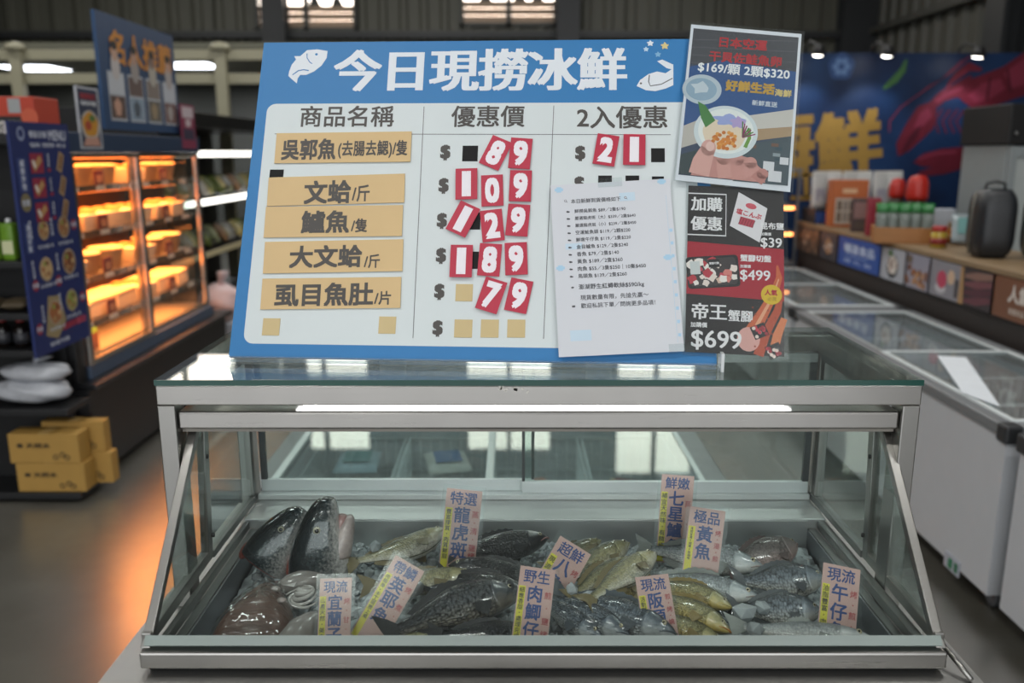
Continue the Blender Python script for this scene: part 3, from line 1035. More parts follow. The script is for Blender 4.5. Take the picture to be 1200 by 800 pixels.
for k in range(9):
    a, b = Q(RND.uniform(.55, .9), RND.uniform(.7, .92)); rect(q, f, (a - .006, b - .003, a + .006, b + .003), pr(RND.choice(['#20404e', '#6a4a3a', '#88959a'])), .00085)
text(q, f, '好鮮生活', B(.36, .33, .80, .425), pr('#c39a3a'), .0009, .05); text(q, f, '海鮮', B(.8, .36, .95, .43), pr('#d9c27a'), .0009, .03); text(q, f, '新鮮直送', B(.6, .455, .84, .49), pr('#cfd6e0'), .0009, .02)
text(q, f, '日本空運', B(.27, .055, .70, .145), pr('#b3202a'), .0010, .03); text(q, f, '干貝佐鮭魚卵', B(.19, .15, .84, .245), pr('#b3202a'), .0010, .03)
text(q, f, '$169/顆 2顆$320', B(.10, .235, .92, .315), pr('#eef0f2'), .0011, .018)
# cup lid, hand, cup, filling
disc(q, f, *Q(.155, .42), .033, pr('#b9c6cf'), .0011, 32, .028); disc(q, f, *Q(.15, .42), .026, pr('#8fa9bd'), .0012, 32, .021); disc(q, f, *Q(.14, .41), .014, pr('#c4d0d8'), .0013, 9, .011, .3)
poly(q, f, [Q(.13, .962), Q(.17, .88), (Q(.24, .82)), Q(.45, .80), Q(.62, .82), Q(.74, .88), Q(.78, .962)][::-1], pr('#c48a82'), .00115)
for k, (x0, y0, x1, y1, ww, c_) in enumerate(((.44, .955, .40, .84, .026, '#cf978d'), (.56, .955, .52, .84, .026, '#c98f86'), (.66, .93, .64, .85, .024, '#cc938a'), (.70, .955, .75, .91, .022, '#bd8078'))):
    strip(q, f, [Q(x0, y0), Q((x0 + x1) / 2, (y0 + y1) / 2), Q(x1, y1)], [ww, ww, ww * .85], pr(c_), .0012 + k * 2e-5); disc(q, f, *Q(x1, y1), ww * .44, pr(c_), .0012 + k * 2e-5, 16)
disc(q, f, *Q(.4, .675), .053, pr('#d3dcdf'), .0014, 40, .048); disc(q, f, *Q(.4, .67), .046, pr('#e9ece9'), .0015, 40, .041)
disc(q, f, *Q(.39, .69), .036, pr('#e6d2b8'), .0016, 30, .030, .04)
poly(q, f, [Q(.13, .5), Q(.20, .52), Q(.30, .61), Q(.22, .66), Q(.17, .6)], pr('#3f7d3a'), .0017)
disc(q, f, *Q(.42, .6), .024, pr('#9aa6d8'), .0017, 20, .010, .25); disc(q, f, *Q(.5, .61), .012, pr('#b4a0cf'), .0018, 15, .01, .3)
for k in range(7):
    strip(q, f, [Q(.55, .7), Q(.54 + .02 * k, .60 + .012 * k)], .0022, pr(RND.choice(['#7a2a55', '#4f7d3f', '#8c3360'])), .00185)
strip(q, f, [Q(.58, .76), Q(.61, .7), Q(.6, .64)], .006, pr('#6c9a3f'), .0018)
for k in range(46):
    t_ = RND.random() * 6.28; r_ = sqrt(RND.random())
    a, b = Q(.40 + .105 * r_ * cos(t_), .73 + .055 * r_ * sin(t_)); disc(q, f, a, b, .0034, pr(RND.choice(['#d9852f', '#e09a45', '#c8701f'])), .0018 + k * .00001, 8)
strip(q, f, [Q(.2, .955), Q(.22, .87), Q(.26, .79)], [.034, .032, .024], pr('#d9a59b'), .0021); disc(q, f, *Q(.262, .785), .0125, pr('#d9a59b'), .0021, 16, .015); disc(q, f, *Q(.275, .775), .007, pr('#e6beb5'), .00215, 14, .009)
q.build('print', t)
MB().slab([f.p(-.003, -.003, .0035), f.p(w + .004, -.003, .0035), f.p(w + .004, h + .003, .0035), f.p(-.003, h + .003, .0035)], f.n, .0002, LAMI).build('laminate', t)
# ================================================================== CHEST FREEZERS
FWH = mat('#c3c6ca', .4, var=.03)
RIM = mat('#76797b', .4)
WELL = mat('#c9d0d2', .5)
WIRE = mat('#d9dddd', .4)
LIDG = glass_mat('freezer_lid_glass', '#f2f7f8', 1.5, .01, 1.0, .08)
PACKC = ['#39629a', '#b7bfc4', '#8a2f33', '#c9a24e', '#2f4f6e', '#d9d4cc', '#6f3f2f', '#3e7a7c', '#a5b8c2', '#d07b58']


def basket(mb, x0, x1, y0, y1, z0, z1):
    r = .0035
    for z in (z0, (z0 + z1) / 2, z1):
        mb.tube([(x0, y0, z), (x1, y0, z), (x1, y1, z), (x0, y1, z), (x0, y0, z)], r if z < z1 else .005, WIRE, 5)
    n = int((x1 - x0) / .035)
    for i in range(n + 1):
        x = x0 + (x1 - x0) * i / n
        mb.tube([(x, y0, z1), (x, y0, z0), (x, y1, z0), (x, y1, z1)], .0022, WIRE, 4)
    n = int((y1 - y0) / .035)
    for i in range(n + 1):
        y = y0 + (y1 - y0) * i / n
        mb.tube([(x0, y, z1), (x0, y, z0), (x1, y, z0), (x1, y, z1)], .0022, WIRE, 4)


def pillow_pack(name, label, cat, group, c, sx, sy, sz, m, rz, tilt=0, m2=None):
    t = thing(name, label, cat, c, (tilt, 0, rz), group)
    mb = MB()
    n = 6
    rings = []
    for i in range(n + 1):
        a = -1 + 2 * i / n
        rings.append([])
        for k in range(14):
            th = 2 * pi * k / 14
            px_ = cos(th); pz_ = sin(th)
            fl = max(.04, 1 - abs(a) ** 3)
            rings[-1].append((sx / 2 * (abs(px_) ** .6) * (1 if px_ > 0 else -1) * (1 - .03 * fl), a * sy / 2, sz / 2 + sz / 2 * pz_ * fl * .95))
    mb.loft(rings, m)
    mb.build('pouch', t, local=True)
    if m2:
        mb = MB(); mb.add([(-sx * .3, -sy * .3, sz * .99), (sx * .3, -sy * .3, sz * .99), (sx * .3, sy * .25, sz * .99), (-sx * .3, sy * .25, sz * .99)], [(0, 1, 2, 3)], m2)
        mb.build('printed_label', t, local=True)
    return t


def freezer(label, x0, x1, y0, y1, along='y', zt=.737, nb=3, npk=14, where='', nice=0):
    t = thing('chest_freezer', label, 'freezer', ((x0 + x1) / 2, (y0 + y1) / 2, 0), group='chest freezers')
    wt = .055
    zr = zt - .05
    zf = .22
    mb = MB()
    mb.box((x0, y0, .09), (x1, y1, zf), FWH)
    mb.box((x0, y0, zf), (x0 + wt, y1, zr), FWH); mb.box((x1 - wt, y0, zf), (x1, y1, zr), FWH)
    mb.box((x0 + wt, y0, zf), (x1 - wt, y0 + wt, zr), FWH); mb.box((x0 + wt, y1 - wt, zf), (x1 - wt, y1, zr), FWH)
    mb.build('body', t)
    mb = MB()
    e = .012
    for lo, hi in (((x0 - e, y0 - e), (x0 + wt, y1 + e)), ((x1 - wt, y0 - e), (x1 + e, y1 + e)), ((x0 + wt, y0 - e), (x1 - wt, y0 + wt)), ((x0 + wt, y1 - wt), (x1 - wt, y1 + e))):
        mb.box((*lo, zr + .0005), (*hi, zt - .006), RIM)
    mb.build('rim', t, .006)
    # corner caps
    for cx in (x0 - .014, x1 - .05):
        for cy in (y0 - .014, y1 - .05):
            MB().box((cx, cy, zr - .02), (cx + .064, cy + .064, zt - .003), mat('#2a2c2e', .5)).build('corner_cap', t, .01)
    n = 2
    for i in range(n):
        if along == 'y':
            a, b = y0 + wt + (y1 - y0 - 2 * wt) * i / n, y0 + wt + (y1 - y0 - 2 * wt) * (i + 1) / n
            lo, hi = (x0 + wt * .7, a - .01), (x1 - wt * .7, b + .01)
        else:
            a, b = x0 + wt + (x1 - x0 - 2 * wt) * i / n, x0 + wt + (x1 - x0 - 2 * wt) * (i + 1) / n
            lo, hi = (a - .01, y0 + wt * .7), (b + .01, y1 - wt * .7)
        z = zt - .004 - .007 * i
        lf = MB(); w_ = .022
        lf.box((lo[0], lo[1], z - .008), (hi[0], lo[1] + w_, z + .004), ALU); lf.box((lo[0], hi[1] - w_, z - .008), (hi[0], hi[1], z + .004), ALU)
        lf.box((lo[0], lo[1] + w_, z - .008), (lo[0] + w_, hi[1] - w_, z + .004), ALU); lf.box((hi[0] - w_, lo[1] + w_, z - .008), (hi[0], hi[1] - w_, z + .004), ALU)
        lo_ = lf.build('sliding_lid', t, .002)
        MB().box((lo[0] + w_ * .6, lo[1] + w_ * .6, z - .004), (hi[0] - w_ * .6, hi[1] - w_ * .6, z + .001), LIDG).build('lid_glass', lo_)
    xs0, xs1, ys0, ys1 = x0 + wt + .01, x1 - wt - .01, y0 + wt + .01, y1 - wt - .01
    cells = []
    for i in range(nb):
        if along == 'y':
            c = (xs0, xs1, ys0 + (ys1 - ys0) * i / nb + .008, ys0 + (ys1 - ys0) * (i + 1) / nb - .008)
        else:
            c = (xs0 + (xs1 - xs0) * i / nb + .008, xs0 + (xs1 - xs0) * (i + 1) / nb - .008, ys0, ys1)
        cells.append(c)
        mb = MB(); basket(mb, *c, .42, zr - .03); mb.build('wire_basket', t)
    for cx in (x0 + .08, x1 - .08):
        for cy in (y0 + .09, y1 - .09):
            cs = MB(); cs.lathe((cx - .012, cy, .038), [(.0, 0), (.034, 0), (.038, .004), (.038, .02), (.034, .024), (0, .024)], mat('#5b5d60', .4), 14, (1, 0, 0))
            cs.box((cx - .017, cy - .012, .04), (cx - .0135, cy + .012, .09), STEELD); cs.box((cx + .0135, cy - .012, .04), (cx + .017, cy + .012, .09), STEELD); cs.box((cx - .017, cy - .018, .08), (cx + .017, cy + .018, .0895), STEELD)
            cs.build('caster', t)
    for k in range(npk):
        c = cells[k % nb]
        col = PACKC[(k * 7 + nb) % len(PACKC)]
        L_ = .24
        lay = (k // nb)
        xx = c[0] + .14 + (c[1] - c[0] - .28) * ((lay % 2) if along == 'y' else .5 + .3 * (-1) ** lay)
        yy = c[2] + .14 + (c[3] - c[2] - .28) * (((lay // 2) % 2) if along == 'y' else (lay % 2))
        pillow_pack('frozen_pack', 'frozen food pack lying in a wire basket of ' + where, 'frozen food', 'frozen packs in ' + where, (xx, yy, .44 + (.052 * lay if along == 'x' else .052 * (lay // 4) + .016 * (lay % 2))), .15, .2, .05, mat(col, .35), RND.uniform(-.5, .5), 0, mat(PACKC[(k * 3 + 1) % len(PACKC)], .35))
    return t


fz = freezer('white chest freezer nearest at the right edge, cut off by the frame', 1.715, 2.40, 1.45, 2.715, where='the nearest right freezer')
fz = freezer('long white chest freezer beside the fish case with a small green switch', 1.715, 2.40, 2.80, 5.05, nb=5, npk=20, where='the long right freezer')
# switch panel on its aisle side
ff = Fr((1.7145, 3.0, .2), (0, -1, 0), (0, 0, 1))
p = [atx(1102, 652, 1.7145), atx(1130, 668, 1.7145)]
cy, cz = (p[0].y + p[1].y) / 2, (p[0].z + p[1].z) / 2
q = MB(); q.box((1.709, cy - .06, cz - .03), (1.7145, cy + .05, cz + .03), mat('#b4b8c2', .5)); sp = q.build('switch_panel', fz)
MB().box((1.704, cy - .01, cz - .018), (1.709, cy + .012, cz + .018), mat('#1d7a4e', .4)).build('switch', sp)
MB().box((1.706, cy - .05, cz - .018), (1.709, cy - .03, cz + .018), mat('#1f6a48', .4)).build('switch', sp)
# notice sheet lying on its lid
pts = [atz(1098, 418, .7365), atz(1132, 420, .7365), atz(1172, 478, .7365), atz(1128, 462, .7365)]
tp_ = tag(MB().slab([pts[0], pts[3], pts[2], pts[1]], (0, 0, 1), .0008, mat('#dfe5ea', .6)).build('paper_notice'), 'white paper sheet lying on the glass lid of the long freezer', 'paper')
tp_.location.z += .006
freezer('farthest white chest freezer in the right row, below the photo panels', 1.715, 2.40, 5.12, 7.0, nb=4, npk=12, where='the farthest right freezer')
freezer('white chest freezer behind the fish case, seen through its rear doors', -.74, .61, 2.2, 2.95, along='x', nb=4, npk=14, where='the freezer behind the fish case')

# ================================================================== GOODS COUNTER ALONG THE FREEZERS
LX0, LX1, LY0, LY1, LZ = 2.45, 2.98, 2.4, 7.35, 1.09
WOOD = mat('#8d7658', .5, var=.18, scale=6, stretch=(8, 1, 8))
ct = thing('goods_counter', 'wooden topped goods counter behind the freezers with photo panels', 'counter', (2.7, 4.9, 0))
MB().box((LX0 - .01, LY0, LZ - .03), (LX1, LY1, LZ), WOOD).build('counter_top', ct, .003)
MB().box((LX0 + .02, LY0 + .01, 0), (LX1 - .01, LY1 - .01, LZ - .0305), mat('#2b2522', .6)).build('counter_body', ct)
pedges = [930, 958, 980, 1031, 1061, 1090, 1128, 1167, 1260]
kinds = ['dark', 'bowl2', 'blue', 'bowl', 'nuts', 'pink', 'sausage', 'brown']
for k, kd in enumerate(kinds):
    xa, xb = pedges[k], pedges[k + 1]
    ya, yb = atx(xa, 300, 2.435).y, atx(xb, 330, 2.435).y
    z0, z1 = .855, 1.055
    f = Fr((2.435, ya, z0), (0, -1, 0), (0, 0, 1)); w, h = ya - yb, z1 - z0
    bgc = {'dark': '#4a4038', 'bowl2': '#3f4048', 'blue': '#2f57a8', 'bowl': '#b5b8c0', 'nuts': '#9c9aa8', 'pink': '#8f8d94', 'sausage': '#3d3436', 'brown': '#7a4f38'}[kd]
    q = MB(); q.box((2.435, yb + .004, z0), (2.452, ya - .004, z1), mat(bgc, .5))
    o = q.build('photo_panel' if kd not in ('blue', 'brown') else 'sign_panel', ct)
    q = MB()
    if kd == 'blue':
        text(q, f, '暢溫食品', (w * .18, h * .48, w * .85, h * .82), pr('#c9d6ee'), .001, .03, keep=False)
        rect(q, f, (w * .22, h * .36, w * .72, h * .4), pr('#8fa9d8'), .001); text(q, f, '新鮮・安心・美味', (w * .2, h * .13, w * .8, h * .27), pr('#b5c5e6'), .001, .02, keep=False)
    elif kd == 'brown':
        text(q, f, '人氣', (w * .14, h * .42, w * .62, h * .86), pr('#d8cfc6'), .001, .04); text(q, f, '推薦商品', (w * .14, h * .14, w * .6, h * .3), pr('#c7b9ac'), .001, .02)
    elif kd in ('bowl', 'bowl2'):
        disc(q, f, w * .5, h * .45, min(w, h) * .42, pr('#33383c'), .0008, 24, h * .38); disc(q, f, w * .5, h * .5, min(w, h) * .36, pr('#d8cfc6' if kd == 'bowl' else '#a5805c'), .001, 24, h * .30, .04)
        for j in range(14):
            disc(q, f, w * RND.uniform(.3, .7), h * RND.uniform(.35, .65), .012, pr(RND.choice(['#c0a79a', '#e5dfd8', '#8d6a52'])), .0012 + j * 1e-5, 8)
        if kd == 'bowl':
            poly(q, f, [(w * .3, h * .85), (w * .42, h * .98), (w * .5, h * .82), (w * .4, h * .75)], pr('#4d7a3c'), .0014)
    elif kd == 'nuts':
        for j in range(26):
            disc(q, f, w * RND.uniform(.12, .88), h * RND.uniform(.12, .62), .02, pr(RND.choice(['#9b6b48', '#7a4a30', '#b98a62', '#5e3826'])), .0008 + j * 1e-5, 9, None, .1, j)
        rect(q, f, (w * .1, h * .72, w * .3, h * .95), pr('#6d5f52'), .0012)
    elif kd == 'pink':
        disc(q, f, w * .42, h * .5, .055, pr('#c24560'), .0008, 24, .05); disc(q, f, w * .68, h * .62, .04, pr('#d5b79a'), .0009, 20); disc(q, f, w * .4, h * .25, .06, pr('#c7c4c8'), .00075, 20, .03)
        rect(q, f, (w * .8, h * .1, w * .9, h * .6), pr('#4b4648'), .0009)
    elif kd == 'sausage':
        for j in range(4):
            strip(q, f, [(w * .15, h * (.12 + j * .22)), (w * .5, h * (.17 + j * .22)), (w * .92, h * (.3 + j * .2))], [.02, .042, .03], pr(['#6b3d46', '#59323c', '#7a4a50', '#8c6a5e'][j]), .0008 + j * 1e-4)
        poly(q, f, [(0.004, 0), (w * .16, 0), (w * .1, h), (0.004, h)], pr('#b08a5c'), .0014)
    else:
        for j in range(20):
            disc(q, f, w * RND.uniform(.1, .9), h * RND.uniform(.1, .9), .02, pr(RND.choice(['#8d6b52', '#a89a8a', '#2f2a28', '#5d4a3c'])), .0008 + j * 1e-5, 9)
    q.build('print', o)

GP = lambda px, py, z=LZ: atz(px, py, z + .001)


def box_thing(name, label, cat, c, w, d, h, m, rz=0, group=None, face=None, lid=None):
    t = thing(name, label, cat, c, (0, 0, rz), group)
    MB().box((-w / 2, -d / 2, 0), (w / 2, d / 2, h), m).build('carton', t, .003, True)
    f = Fr((-w / 2, -d / 2 - .0005, 0), (1, 0, 0), (0, 0, 1))
    if face:
        q = MB(); face(q, f, w, h); q.build('print', t, local=True)
    return t


# riser and white pouches
c0 = V((2.86, 7.1, LZ))
rs = thing('pouch_riser', 'dark riser carrying the white pouches at the counter end', 'riser', (2.83, 7.1, LZ + .001))
MB().box((-.37, -.14, 0), (.37, .17, .12), mat('#22242a', .5)).build('step', rs, .004, True)
MB().box((-.36, -.1425, .01), (-.1, -.1405, .1), mat('#2c4f94', .5)).build('shelf_label', rs, 0, True)
POU = mat('#c9c9c6', .25, var=.12, scale=9)
pp = None
for k in range(6):
    x = 2.52 + k * .125
    m4 = Matrix.Translation((x, 7.08 + .02 * (k % 2), LZ + .122)) @ Matrix.Rotation(.1 * (-1) ** k, 4, 'Z')
    lb = ['leftmost standing white pouch on the riser at the counter end', 'second standing white pouch from the left on the riser', 'third standing white pouch from the left on the riser', 'fourth standing white pouch from the left on the riser', 'fifth standing white pouch, second from the right on the riser', 'rightmost standing white pouch on the riser'][k]
    if pp is None:
        pp = thing('food_pouch', lb, 'pouch', mtx=m4, group='white pouches on the riser')
        q = MB(); rings = []
        for i in range(7):
            z = .28 * i / 6; dd = (.04, .045, .04, .032, .02, .008, .003)[i]; ww = .06 - .004 * sin(i)
            rings.append([(ww * (abs(cos(a)) ** .5) * (1 if cos(a) > 0 else -1), dd * sin(a), z) for a in [2 * pi * j / 16 for j in range(16)]])
        q.loft(rings, POU); q.build('pouch_body', pp, local=True)
        q = MB(); q.box((-.058, -.002, .27), (.058, .002, .3), mat('#d9d8d2', .4)); q.build('sealed_top', pp, local=True)
        fz_ = Fr((-.04, -.0465, .06), (1, 0, 0), (0, .1, 1)); q = MB(); rect(q, fz_, (0, 0, .08, .1), mat('#a5a2ad', .4), -.004); q.build('printed_label', pp, local=True)
    else:
        dup(pp, m4, lb)


def orange_face(q, f, w, h):
    rect(q, f, (w * .12, h * .06, w * .88, h * .62), pr('#b5a89a')); rect(q, f, (w * .3, h * .72, w * .7, h * .82), pr('#d9b28a'), .0005)
    for j in range(8):
        rect(q, f, (w * (.18 + .17 * (j % 4)), h * (.12 + .24 * (j // 4)), w * (.3 + .17 * (j % 4)), h * (.32 + .24 * (j // 4))), pr(['#6b5a4c', '#8b8078', '#40383a', '#c9bfb4'][j % 4]), .0005)


p = GP(990, 265)
box_thing('snack_box', 'orange snack display box standing on the goods counter', 'box', p, .27, .16, .36, mat('#b8622e', .5), -.15, face=orange_face)
p = GP(1007, 271)
box_thing('snack_box', 'small dark patterned box between the orange box and the red box', 'box', p, .13, .1, .24, mat('#4a3a38', .5), -.3, face=lambda q, f, w, h: [rect(q, f, (w * .1, h * .4, w * .9, h * .9), pr('#8c6a66')), rect(q, f, (w * .2, h * .1, w * .8, h * .3), pr('#54463c'))])
p = GP(1021, 276)
box_thing('snack_box', 'narrow crimson box standing beside the wooden tray', 'box', p, .085, .1, .26, mat('#8d1c30', .5), -.3, face=lambda q, f, w, h: rect(q, f, (w * .1, h * .05, w * .2, h * .95), pr('#a5404c')))
# wooden tray with packs
p = GP(1060, 283)
wt_ = thing('wooden_tray', 'wooden tray holding green topped packs on the goods counter', 'tray', p, (0, 0, -.32))
WT_ = mat('#a06c38', .5, var=.2, scale=5, stretch=(1, 8, 8))
q = MB(); q.box((-.2, -.14, 0), (.2, .14, .012), WT_); q.box((-.2, -.14, .0121), (.2, -.128, .1), WT_); q.box((-.2, .128, .0121), (.2, .14, .1), WT_)
q.build('tray_base', wt_, .002, True)
for s_ in (-1, 1):
    MB().box((s_ * .194 - .006, -.1278, .0121), (s_ * .194 + .006, .1278, .1), WT_).build('end_board', wt_, .002, True)
TM = Matrix.Translation(p) @ Matrix.Rotation(-.32, 4, 'Z')
pk = None
for k in range(5):
    m4 = TM @ Matrix.Translation((-.15 + .068 * k, -.02 + .03 * (k % 2), .0135)) @ Matrix.Rotation(-.12, 4, 'X')
    lb = 'green topped grey snack pack standing in the wooden tray, ' + ['leftmost', 'second from the left', 'middle one', 'second from the right', 'rightmost'][k]
    if pk is None:
        pk = thing('snack_pack', lb, 'snack pack', mtx=m4, group='green topped packs in the wooden tray')
        q = MB(); q.loft([[(.036 * (abs(cos(a)) ** .5) * (1 if cos(a) > 0 else -1), d_ * sin(a), z) for a in [2 * pi * j / 14 for j in range(14)]] for z, d_ in ((0, .02), (.04, .028), (.12, .022), (.17, .014))], mat('#6d7670', .35, var=.3, scale=20)); q.build('pouch_body', pk, local=True)
        q = MB(); q.loft([[(.036 * (abs(cos(a)) ** .5) * (1 if cos(a) > 0 else -1), d_ * sin(a), z) for a in [2 * pi * j / 14 for j in range(14)]] for z, d_ in ((.1702, .014), (.2, .009), (.235, .002))], mat('#2c7a3c', .35)); q.build('green_top', pk, local=True)
    else:
        dup(pk, m4, lb)


def bottle(name, label, cat, c, r, h, mb_, mc, capr=None, group=None, lab=None):
    t = thing(name, label, cat, c, group=group)
    capr = capr or r * .5
    MB().lathe((0, 0, 0), [(r * .8, 0), (r, h * .03), (r, h * .6), (r * .85, h * .68), (capr * .9, h * .78), (capr * .9, h * .84)], mb_, 18).build('bottle_body', t, local=True)
    MB().lathe((0, 0, h * .8405), [(capr, 0), (capr * 1.05, h * .02), (capr, h * .12), (capr * .7, h * .16)], mc, 16).build('cap', t, local=True)
    if lab:
        MB().lathe((0, 0, 0), [(r * 1.01, h * .15), (r * 1.01, h * .5)], lab, 18).build('label_band', t, local=True)
    return t


RC = mat('#b82a20', .35)
for k, (px, py) in enumerate(((1046, 268), (1066, 270))):
    p = GP(px, py); p = V(((2.87, 6.42), (2.88, 6.12))[k] + (LZ + .001,))
    t = thing('sauce_jug', ['jug with a small red cap behind the wooden tray', 'jug with a large domed red cap behind the wooden tray'][k], 'jug', p)
    r = (.06, .075)[k]
    MB().lathe((0, 0, 0), [(r * .8, 0), (r, .01), (r, .2), (r * .8, .24)], mat('#3b2a22', .3), 18).build('jug_body', t, local=True)
    MB().lathe((0, 0, .2405), [(r * .98, 0), (r, .03), (r * .95, .09 + .03 * k), (r * .7, .13 + .03 * k), (0, .145 + .03 * k)], RC, 18).build('cap', t, local=True)
p = GP(1106, 272)
t = pillow_pack('snack_pack', 'silver grey snack bag leaning beside the wooden tray', 'snack bag', None, (2.84, 5.34, LZ + .085), .17, .24, .06, mat('#8b979b', .3, var=.3), -.4, .75, mat('#5f8f8c', .35))
p = GP(1130, 270)
box_thing('snack_box', 'flat white box lying behind the silver bag', 'box', (2.85, 5.74, LZ + .001), .2, .12, .2, mat('#aab0b8', .5), -.3)
jt = None
for k, (px, py, bc_, cc_, lb) in enumerate(((1099, 290, '#b39a3c', '#a52a2a', 'sauce jar with red lid and yellow label at the tray corner'), (1117, 284, '#b06a24', '#7a5a2a', 'amber sauce jar beside the red lidded jar'))):
    p = GP(px, py)
    t = thing('sauce_jar', lb, 'jar', p)
    MB().lathe((0, 0, 0), [(.04, 0), (.047, .008), (.047, .08), (.038, .098)], mat(bc_, .2), 20).build('jar_body', t, local=True)
    MB().lathe((0, 0, .0985), [(.04, 0), (.042, .004), (.042, .028), (.038, .032), (0, .033)], mat(cc_, .35), 20).build('lid', t, local=True)
    MB().lathe((0, 0, 0), [(.0476, .02), (.0476, .06)], mat('#8a2c28' if k == 0 else '#c98a3a', .4), 20).build('label_band', t, local=True)
# black ribbed carry cases
for k, (px, py, lb) in enumerate(((1152, 302, 'black ribbed carry case standing on the wooden counter, fully in view'), (1218, 306, 'black ribbed carry case cut off by the right edge of the frame'))):
    p = GP(px, py)
    t = thing('carry_case', lb, 'case', (p.x + .05, p.y + .05, LZ + .001), (0, 0, -.2), 'black ribbed carry cases')
    q = MB(); rings = []
    for i in range(15):
        s = i / 14
        z = .37 * s
        w = .1 * (1 - abs(2 * s - 1) ** 5 * .35); d = .13 * (1 - abs(2 * s - 1) ** 5 * .3)
        rings.append([(w * (abs(cos(a)) ** .45) * (1 if cos(a) > 0 else -1) * (1 + .012 * cos(24 * a)), d * (abs(sin(a)) ** .45) * (1 if sin(a) > 0 else -1), z) for a in [2 * pi * j / 96 for j in range(96)]])
    q.loft(rings, mat('#1f2226', .4)); q.build('shell', t, local=True)
    q = MB(); q.tube([(-.05, 0, .365), (-.045, 0, .4), (0, 0, .41), (.045, 0, .4), (.05, 0, .365)], .008, BLACK, 8); q.build('handle', t, local=True)
    q = MB(); q.tube([(-.101, .0, .02), (-.103, 0, .2), (-.095, 0, .35)], .006, mat('#77746a', .5), 8); q.build('zip_seam', t, local=True)

# ================================================================== SEAFOOD MURAL
MY = 8.2
mt = aty(1200, 62, MY).z
ml = thing('seafood_mural', 'deep blue seafood mural wall with gold lettering and a red lobster', 'mural', (4, MY, 0))
m_mur, nt, b_, out_ = newmat('deep_sea_print')
N, L = nt.nodes, nt.links
b_.inputs['Roughness'].default_value = .45
tc = N.new('ShaderNodeTexCoord'); nz = N.new('ShaderNodeTexNoise'); nz.inputs['Scale'].default_value = 1.2; nz.inputs['Detail'].default_value = 6; nz.inputs['Distortion'].default_value = 1
L.new(tc.outputs['Object'], nz.inputs['Vector'])
cr = N.new('ShaderNodeValToRGB'); cr.color_ramp.elements[0].color = lin('#0a1d3f'); cr.color_ramp.elements[0].position = .3; cr.color_ramp.elements[1].color = lin('#123762'); cr.color_ramp.elements[1].position = .75
L.new(nz.outputs['Fac'], cr.inputs['Fac']); L.new(cr.outputs['Color'], b_.inputs['Base Color'])
MB().box((2.1, MY, 0), (6.25, MY + .08, mt), m_mur).build('panel', ml)
MF = Fr((0, MY - .001, 0), (1, 0, 0), (0, 0, 1))
q = MB()
GOLD = mat('#9c7936', .45, var=.1)


def mp_(px, py):
    v_ = aty(px, py, MY); return (v_.x, v_.z)


def mbox(x0, y0, x1, y1):
    a, b = mp_(x0, y1), mp_(x1, y0); return (a[0], a[1], b[0], b[1])


fk = MF.rot(6, *mp_(994, 168)); text(q, fk, '鮮', (-.32, -.32, .32, .30), GOLD, .003, .03, .01)
fk = MF.rot(4, *mp_(915, 166)); text(q, fk, '海', (-.34, -.32, .34, .30), GOLD, .003, .03, .01)
strip(q, MF, [mp_(944, 188), mp_(945, 232)], .05, GOLD, .002); strip(q, MF, [mp_(925, 206), mp_(960, 204)], .03, GOLD, .002); strip(q, MF, [mp_(926, 232), mp_(962, 232)], .04, GOLD, .002)
disc(q, MF, *mp_(986, 78), .12, pr('#2b4a7c'), .001, 24, .12, .06)
for k in range(6):
    t_ = k * 1.05; a, b = mp_(986, 78); disc(q, MF, a + .055 * cos(t_), b + .055 * sin(t_), .03, pr('#5f7fae'), .0016 + k * 1e-4, 10)
strip(q, MF, [mp_(1035, 104), mp_(1048, 94), mp_(1058, 82), mp_(1062, 70)], [.03, .07, .06, .02], pr('#3f6b3c'), .002)
LR = mat('#641a2a', .4, var=.3, scale=5); LR2 = mat('#7f2c40', .4, var=.2, scale=5); LR3 = mat('#47101f', .4, var=.2)


def ms(pts, w, m, c):
    strip(q, MF, [mp_(*p_) for p_ in pts], w, m, c)


def mpoly(pts, m, c):
    poly(q, MF, [mp_(*p_) for p_ in pts], m, c)


mpoly([(1052, 183), (1050, 168), (1062, 145), (1076, 124), (1090, 120), (1098, 130), (1094, 150), (1078, 165), (1066, 176)], LR, .002)
mpoly([(1055, 180), (1066, 158), (1080, 146), (1074, 162), (1062, 176)], LR3, .003)
mpoly([(1070, 150), (1078, 132), (1088, 126), (1092, 136), (1082, 148)], LR2, .003)
ms([(1092, 124), (1104, 113), (1120, 106), (1140, 100)], [.08, .1, .12, .2], LR, .0025)
ms([(1096, 119), (1112, 109), (1128, 103)], .03, LR2, .0035)
mpoly([(1120, 112), (1130, 96), (1150, 88), (1176, 78), (1205, 58), (1230, 66), (1232, 105), (1200, 112), (1170, 122), (1140, 128)], LR, .0022)
mpoly([(1134, 112), (1150, 98), (1172, 92), (1178, 104), (1160, 116), (1142, 120)], LR2, .0032)
mpoly([(1176, 86), (1200, 68), (1215, 72), (1210, 96), (1186, 104)], LR2, .0033)
ms([(1160, 90), (1156, 118)], .02, LR3, .004); ms([(1180, 80), (1184, 108)], .02, LR3, .004)
ms([(1110, 100), (1122, 88), (1136, 78), (1150, 82)], [.02, .07, .08, .03], LR, .0024); ms([(1104, 110), (1118, 92), (1134, 82)], .02, LR2, .0034)
ms([(1136, 66), (1110, 88), (1080, 108), (1055, 126), (1042, 142), (1042, 155)], .012, LR2, .0036); ms([(1128, 70), (1104, 92), (1084, 104)], .01, LR2, .0036)
mpoly([(1070, 190), (1082, 180), (1104, 174), (1128, 172), (1132, 196), (1106, 204), (1084, 206), (1074, 202), (1092, 196), (1078, 194)], LR, .002)
ms([(1076, 186), (1096, 180), (1120, 178)], .03, LR2, .003)
